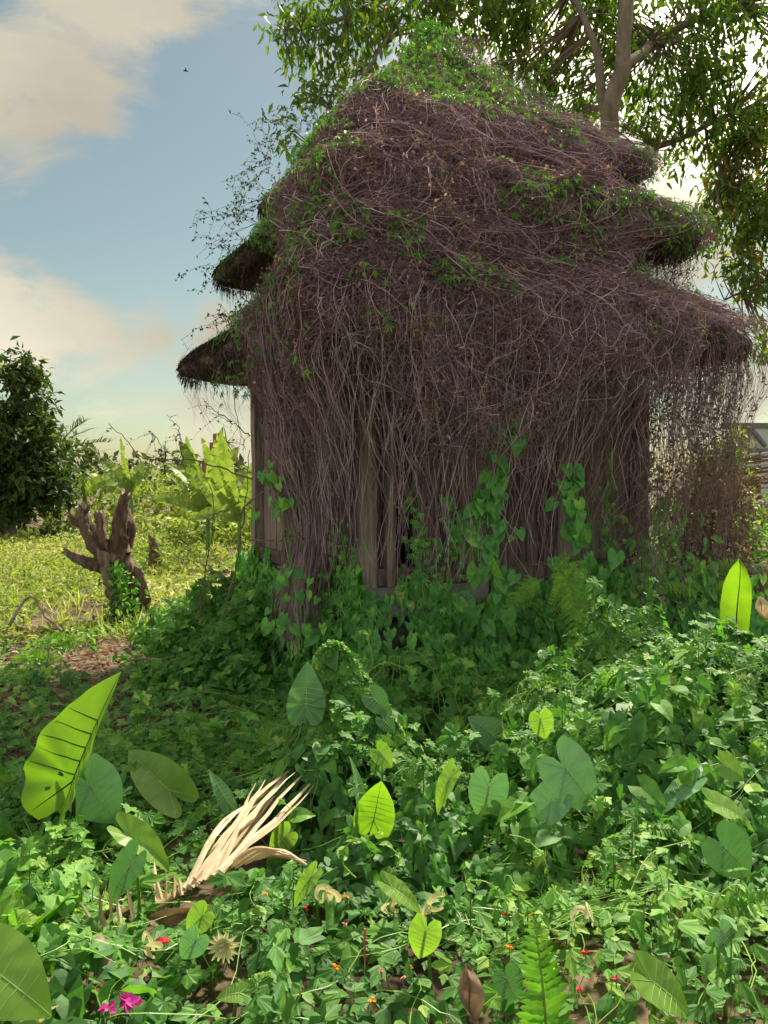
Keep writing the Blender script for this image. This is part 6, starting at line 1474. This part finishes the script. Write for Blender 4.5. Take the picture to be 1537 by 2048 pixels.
# sticks, poles and small cut stems
for lab, pts, r, mat in (('grey pole leaning out of the plinth leaves right of the bracken', [(1160, 1210, 6.3), (1215, 1248, 5.9), (1275, 1292, 5.5)], .012, M_stick), ('pale broken stick standing before the plinth, right of centre', [(1180, 1385, 5.3), (1194, 1330, 5.35)], .014, M_straw),
        ('thin pale stick propped left of the broken one', [(990, 1428, 5.0), (1004, 1372, 5.05)], .011, M_straw), ('stick lying level at the right edge', [(1440, 1538, 3.95), (1500, 1533, 3.9), (1580, 1532, 3.9)], .012, M_stick),
        ('long dead stick lying on the litter left of the hut', [(222, 1442, 5.6), (300, 1415, 5.7), (372, 1402, 5.8)], .012, M_stick), ('second dead stick on the litter near the field edge', [(255, 1322, 6.9), (310, 1318, 6.9), (420, 1328, 6.7)], .010, M_stick),
        ('fallen branch on the litter at the far left', [(0, 1432, 5.9), (60, 1420, 6.0), (120, 1408, 6.0)], .012, M_stick), ('whitish bent root lying at the field edge, far left', [(20, 1250, 9.0), (60, 1190, 9.3), (92, 1232, 9.0), (125, 1262, 8.8)], .018, M_stick),
        ('short sawn stem beside the first sapling', [(450, 1505, 5.0), (448, 1455, 5.0)], .016, M_stick), ('thin sawn stem right of the first sapling', [(496, 1512, 4.9), (494, 1470, 4.9)], .014, M_stick), ('stubby cut stem left of the straw frond', [(392, 1610, 4.2), (388, 1568, 4.2)], .014, M_stick),
        ('slim cut stem in the litter above the taro leaf', [(308, 1500, 4.9), (306, 1470, 4.9)], .01, M_stick), ('short thick pale log end in the leaves at lower left', [(198, 1885, 2.6), (208, 1945, 2.45)], .024, M_stick), ('dark dead twig standing in the litter at the left', [(112, 1400, 6.3), (95, 1350, 6.4), (100, 1290, 6.5)], .007, M_stick)):
    path = spline([P(*p) for p in pts], 10); b_ = path[0].copy(); path = path - b_; path[1:-1] += rng.normal(0, r * .3, (8, 3))
    t_ = thing('dead_stick', lab, 'stick', b_); s = Soup(); s.tubes(path[None], np.linspace(r, r * .75, 10)[None], 7, .6, caps=True); s.build('stem', mat, t_, smooth=True)
    s = Soup(); p0 = path[6]; s.tubes(np.array([p0, p0 + rand_dir(1)[0] * r * 3])[None], np.array([[r * .4, r * .2]]), 5, .5); s.build('stub', mat, t_)

# ------------------------------------------------------------------ things far behind
M_brick = solidmat('red_brick', [(.2, (.15, .075, .055)), (.5, (.26, .14, .105)), (.8, (.36, .22, .17))], .9, 3, .5, 20)
b_ = P(436, 975, 48.0); b_[2] = 0; tw = thing('brick_shrine_tower', 'small red brick shrine tower with stepped top beyond the banana leaves', 'tower', b_)
for i, (w, z0, z1) in enumerate(((.85, 0, 1.6), (1.0, 1.6, 1.75), (.72, 1.75, 2.5), (.85, 2.5, 2.62), (.55, 2.62, 3.1), (.62, 3.1, 3.2), (.36, 3.2, 3.62), (.2, 3.62, 4.1))):
    s = Soup(); box(s, (0, 0, (z0 + z1) / 2), (w, w, (z1 - z0) / 2), .3 + .1 * (i % 3), .01); s.build('tier', M_brick, tw)
b_ = P(455, 1010, 30.0); b_[2] = 0; bw = thing('brick_wall', 'low red brick garden wall behind the banana plant', 'wall', b_)
s = Soup(); box(s, (0, 0, .75), (1.9, .12, .75), .4); s.build('wall_body', M_brick, bw); s = Soup(); box(s, (0, 0, 1.54), (2.0, .2, .04), .6); s.build('coping', M_brick, bw)
bk = Soup(); box(bk, (0, 0, 0), (.115, .03, .045), .6, .004); bkm = bk.mesh('brick', M_brick)
for r_ in range(12):
    for c_ in range(15):
        o = link('brick', bkm, bw, (-1.78 + c_ * .25 + (.12 if r_ % 2 else 0), -.125, .09 + r_ * .12))
M_white = solidmat('pale_wall_paint', [(.2, (.45, .47, .5)), (.8, (.62, .64, .66))], .7, 4, .2, 20); M_grey = solidmat('grey_beam', [(.2, (.12, .12, .14)), (.8, (.22, .22, .25))], .8, 5, .3); M_rust = solidmat('rusty_roof', [(.2, (.12, .06, .05)), (.8, (.28, .15, .12))], .8, 5, .4)
b_ = P(1545, 990, 16.0); b_[2] = terrain(b_[0], b_[1]); pv = thing('pale_outbuilding', 'pale timber-framed outbuilding with rusty slatted roof at the right edge', 'building', b_)
def pv_box(nm, c0, c1, th, mat, tint=.5):
    a, e = P(c0[0], c0[1], 16.0) - b_, P(c1[0], c1[1], 16.0) - b_; s = Soup(); box(s, ((a[0] + e[0]) / 2, 0, (a[2] + e[2]) / 2), (abs(a[0] - e[0]) / 2, th, abs(a[2] - e[2]) / 2), tint, .004); return s.build(nm, mat, pv)
pv_box('gable_wall', (1492, 856), (1640, 897), .05, M_white); pv_box('top_beam', (1446, 846), (1650, 857), .09, M_grey); pv_box('lower_beam', (1488, 897), (1650, 908), .08, M_grey); pv_box('post', (1526, 908), (1536, 1060), .06, M_white); pv_box('post', (1488, 857), (1497, 897), .07, M_grey); pv_box('post', (1640, 857), (1652, 1060), .06, M_white); pv_box('back_wall', (1540, 920), (1640, 1060), .03, M_white)
for (x0, y0, x1, y1) in ((1462, 860, 1490, 890), (1505, 860, 1532, 893)):
    a, e = P(x0, y0, 15.9) - b_, P(x1, y1, 15.9) - b_; s = Soup(); s.tubes(np.stack([a, e])[None], np.array([[.04, .04]]), 4, .5); s.build('brace', M_grey, pv)
for i in range(9):
    a, e = P(1475 + 1.5 * i, 912 + 7 * i, 15.4) - b_, P(1540, 905 + 7.5 * i, 15.4) - b_; s = Soup(); s.tubes(np.stack([a, e])[None], np.array([[.022, .022]]), 4, rng.random()); s.build('roof_slat', M_rust if i % 3 else M_white, pv)
# dry brown brush heap and hanging scraps at the right end of the hut
s = Soup(); n = 2600; c = np.array([P(1410, 1075, 7.6), P(1390, 1030, 7.5), P(1440, 1110, 7.5), P(1455, 1000, 7.6)]); p = c[rng.integers(0, 4, n)] + rng.normal(0, 1, (n, 3)) * np.array([.16, .2, .2])
s.inst(T_simple, p, scatter_frames(n, spread=1.3), rng.uniform(.03, .08, n), np.clip(rng.normal(.45, .25, n), 0, 1))
m = 220; a = p[rng.integers(0, n, m)]; dd = rand_dir(m) * .25; s.tubes(np.stack([a, a + dd * .5 + rng.normal(0, .02, (m, 3)), a + dd], 1), np.full((m, 3), .003), 3, .3)
s.build('dry_brush', M_deadleaf, label='heap of dry brown brush at the right end of the hut', category='brush', kind='stuff')
# bird in flight
b_ = P(372, 142, 60.0); bd = thing('bird', 'tiny dark bird gliding under the cloud at upper left', 'bird', b_); M_bird = solidmat('bird_feather', [(0, (.02, .02, .02)), (1, (.05, .045, .04))], .8, 6, 0)
s = Soup(); s.tubes(np.array([(-.17, 0, .03), (-.08, 0, .015), (.05, 0, 0), (.16, 0, -.03)])[None], np.array([[.012, .045, .05, .008]]), 6, .4); s.build('body', M_bird, bd, smooth=True)
for sg in (-1, 1):
    s = Soup(); s.add([(-.05, 0, .02), (.05, 0, .01), (.08, sg * .16, .10), (0, sg * .16, .11), (.10, sg * .34, .05)], quads=[(0, 1, 2, 3)], tris=[(3, 2, 4)], tint=.4); s.build('wing', M_bird, bd)
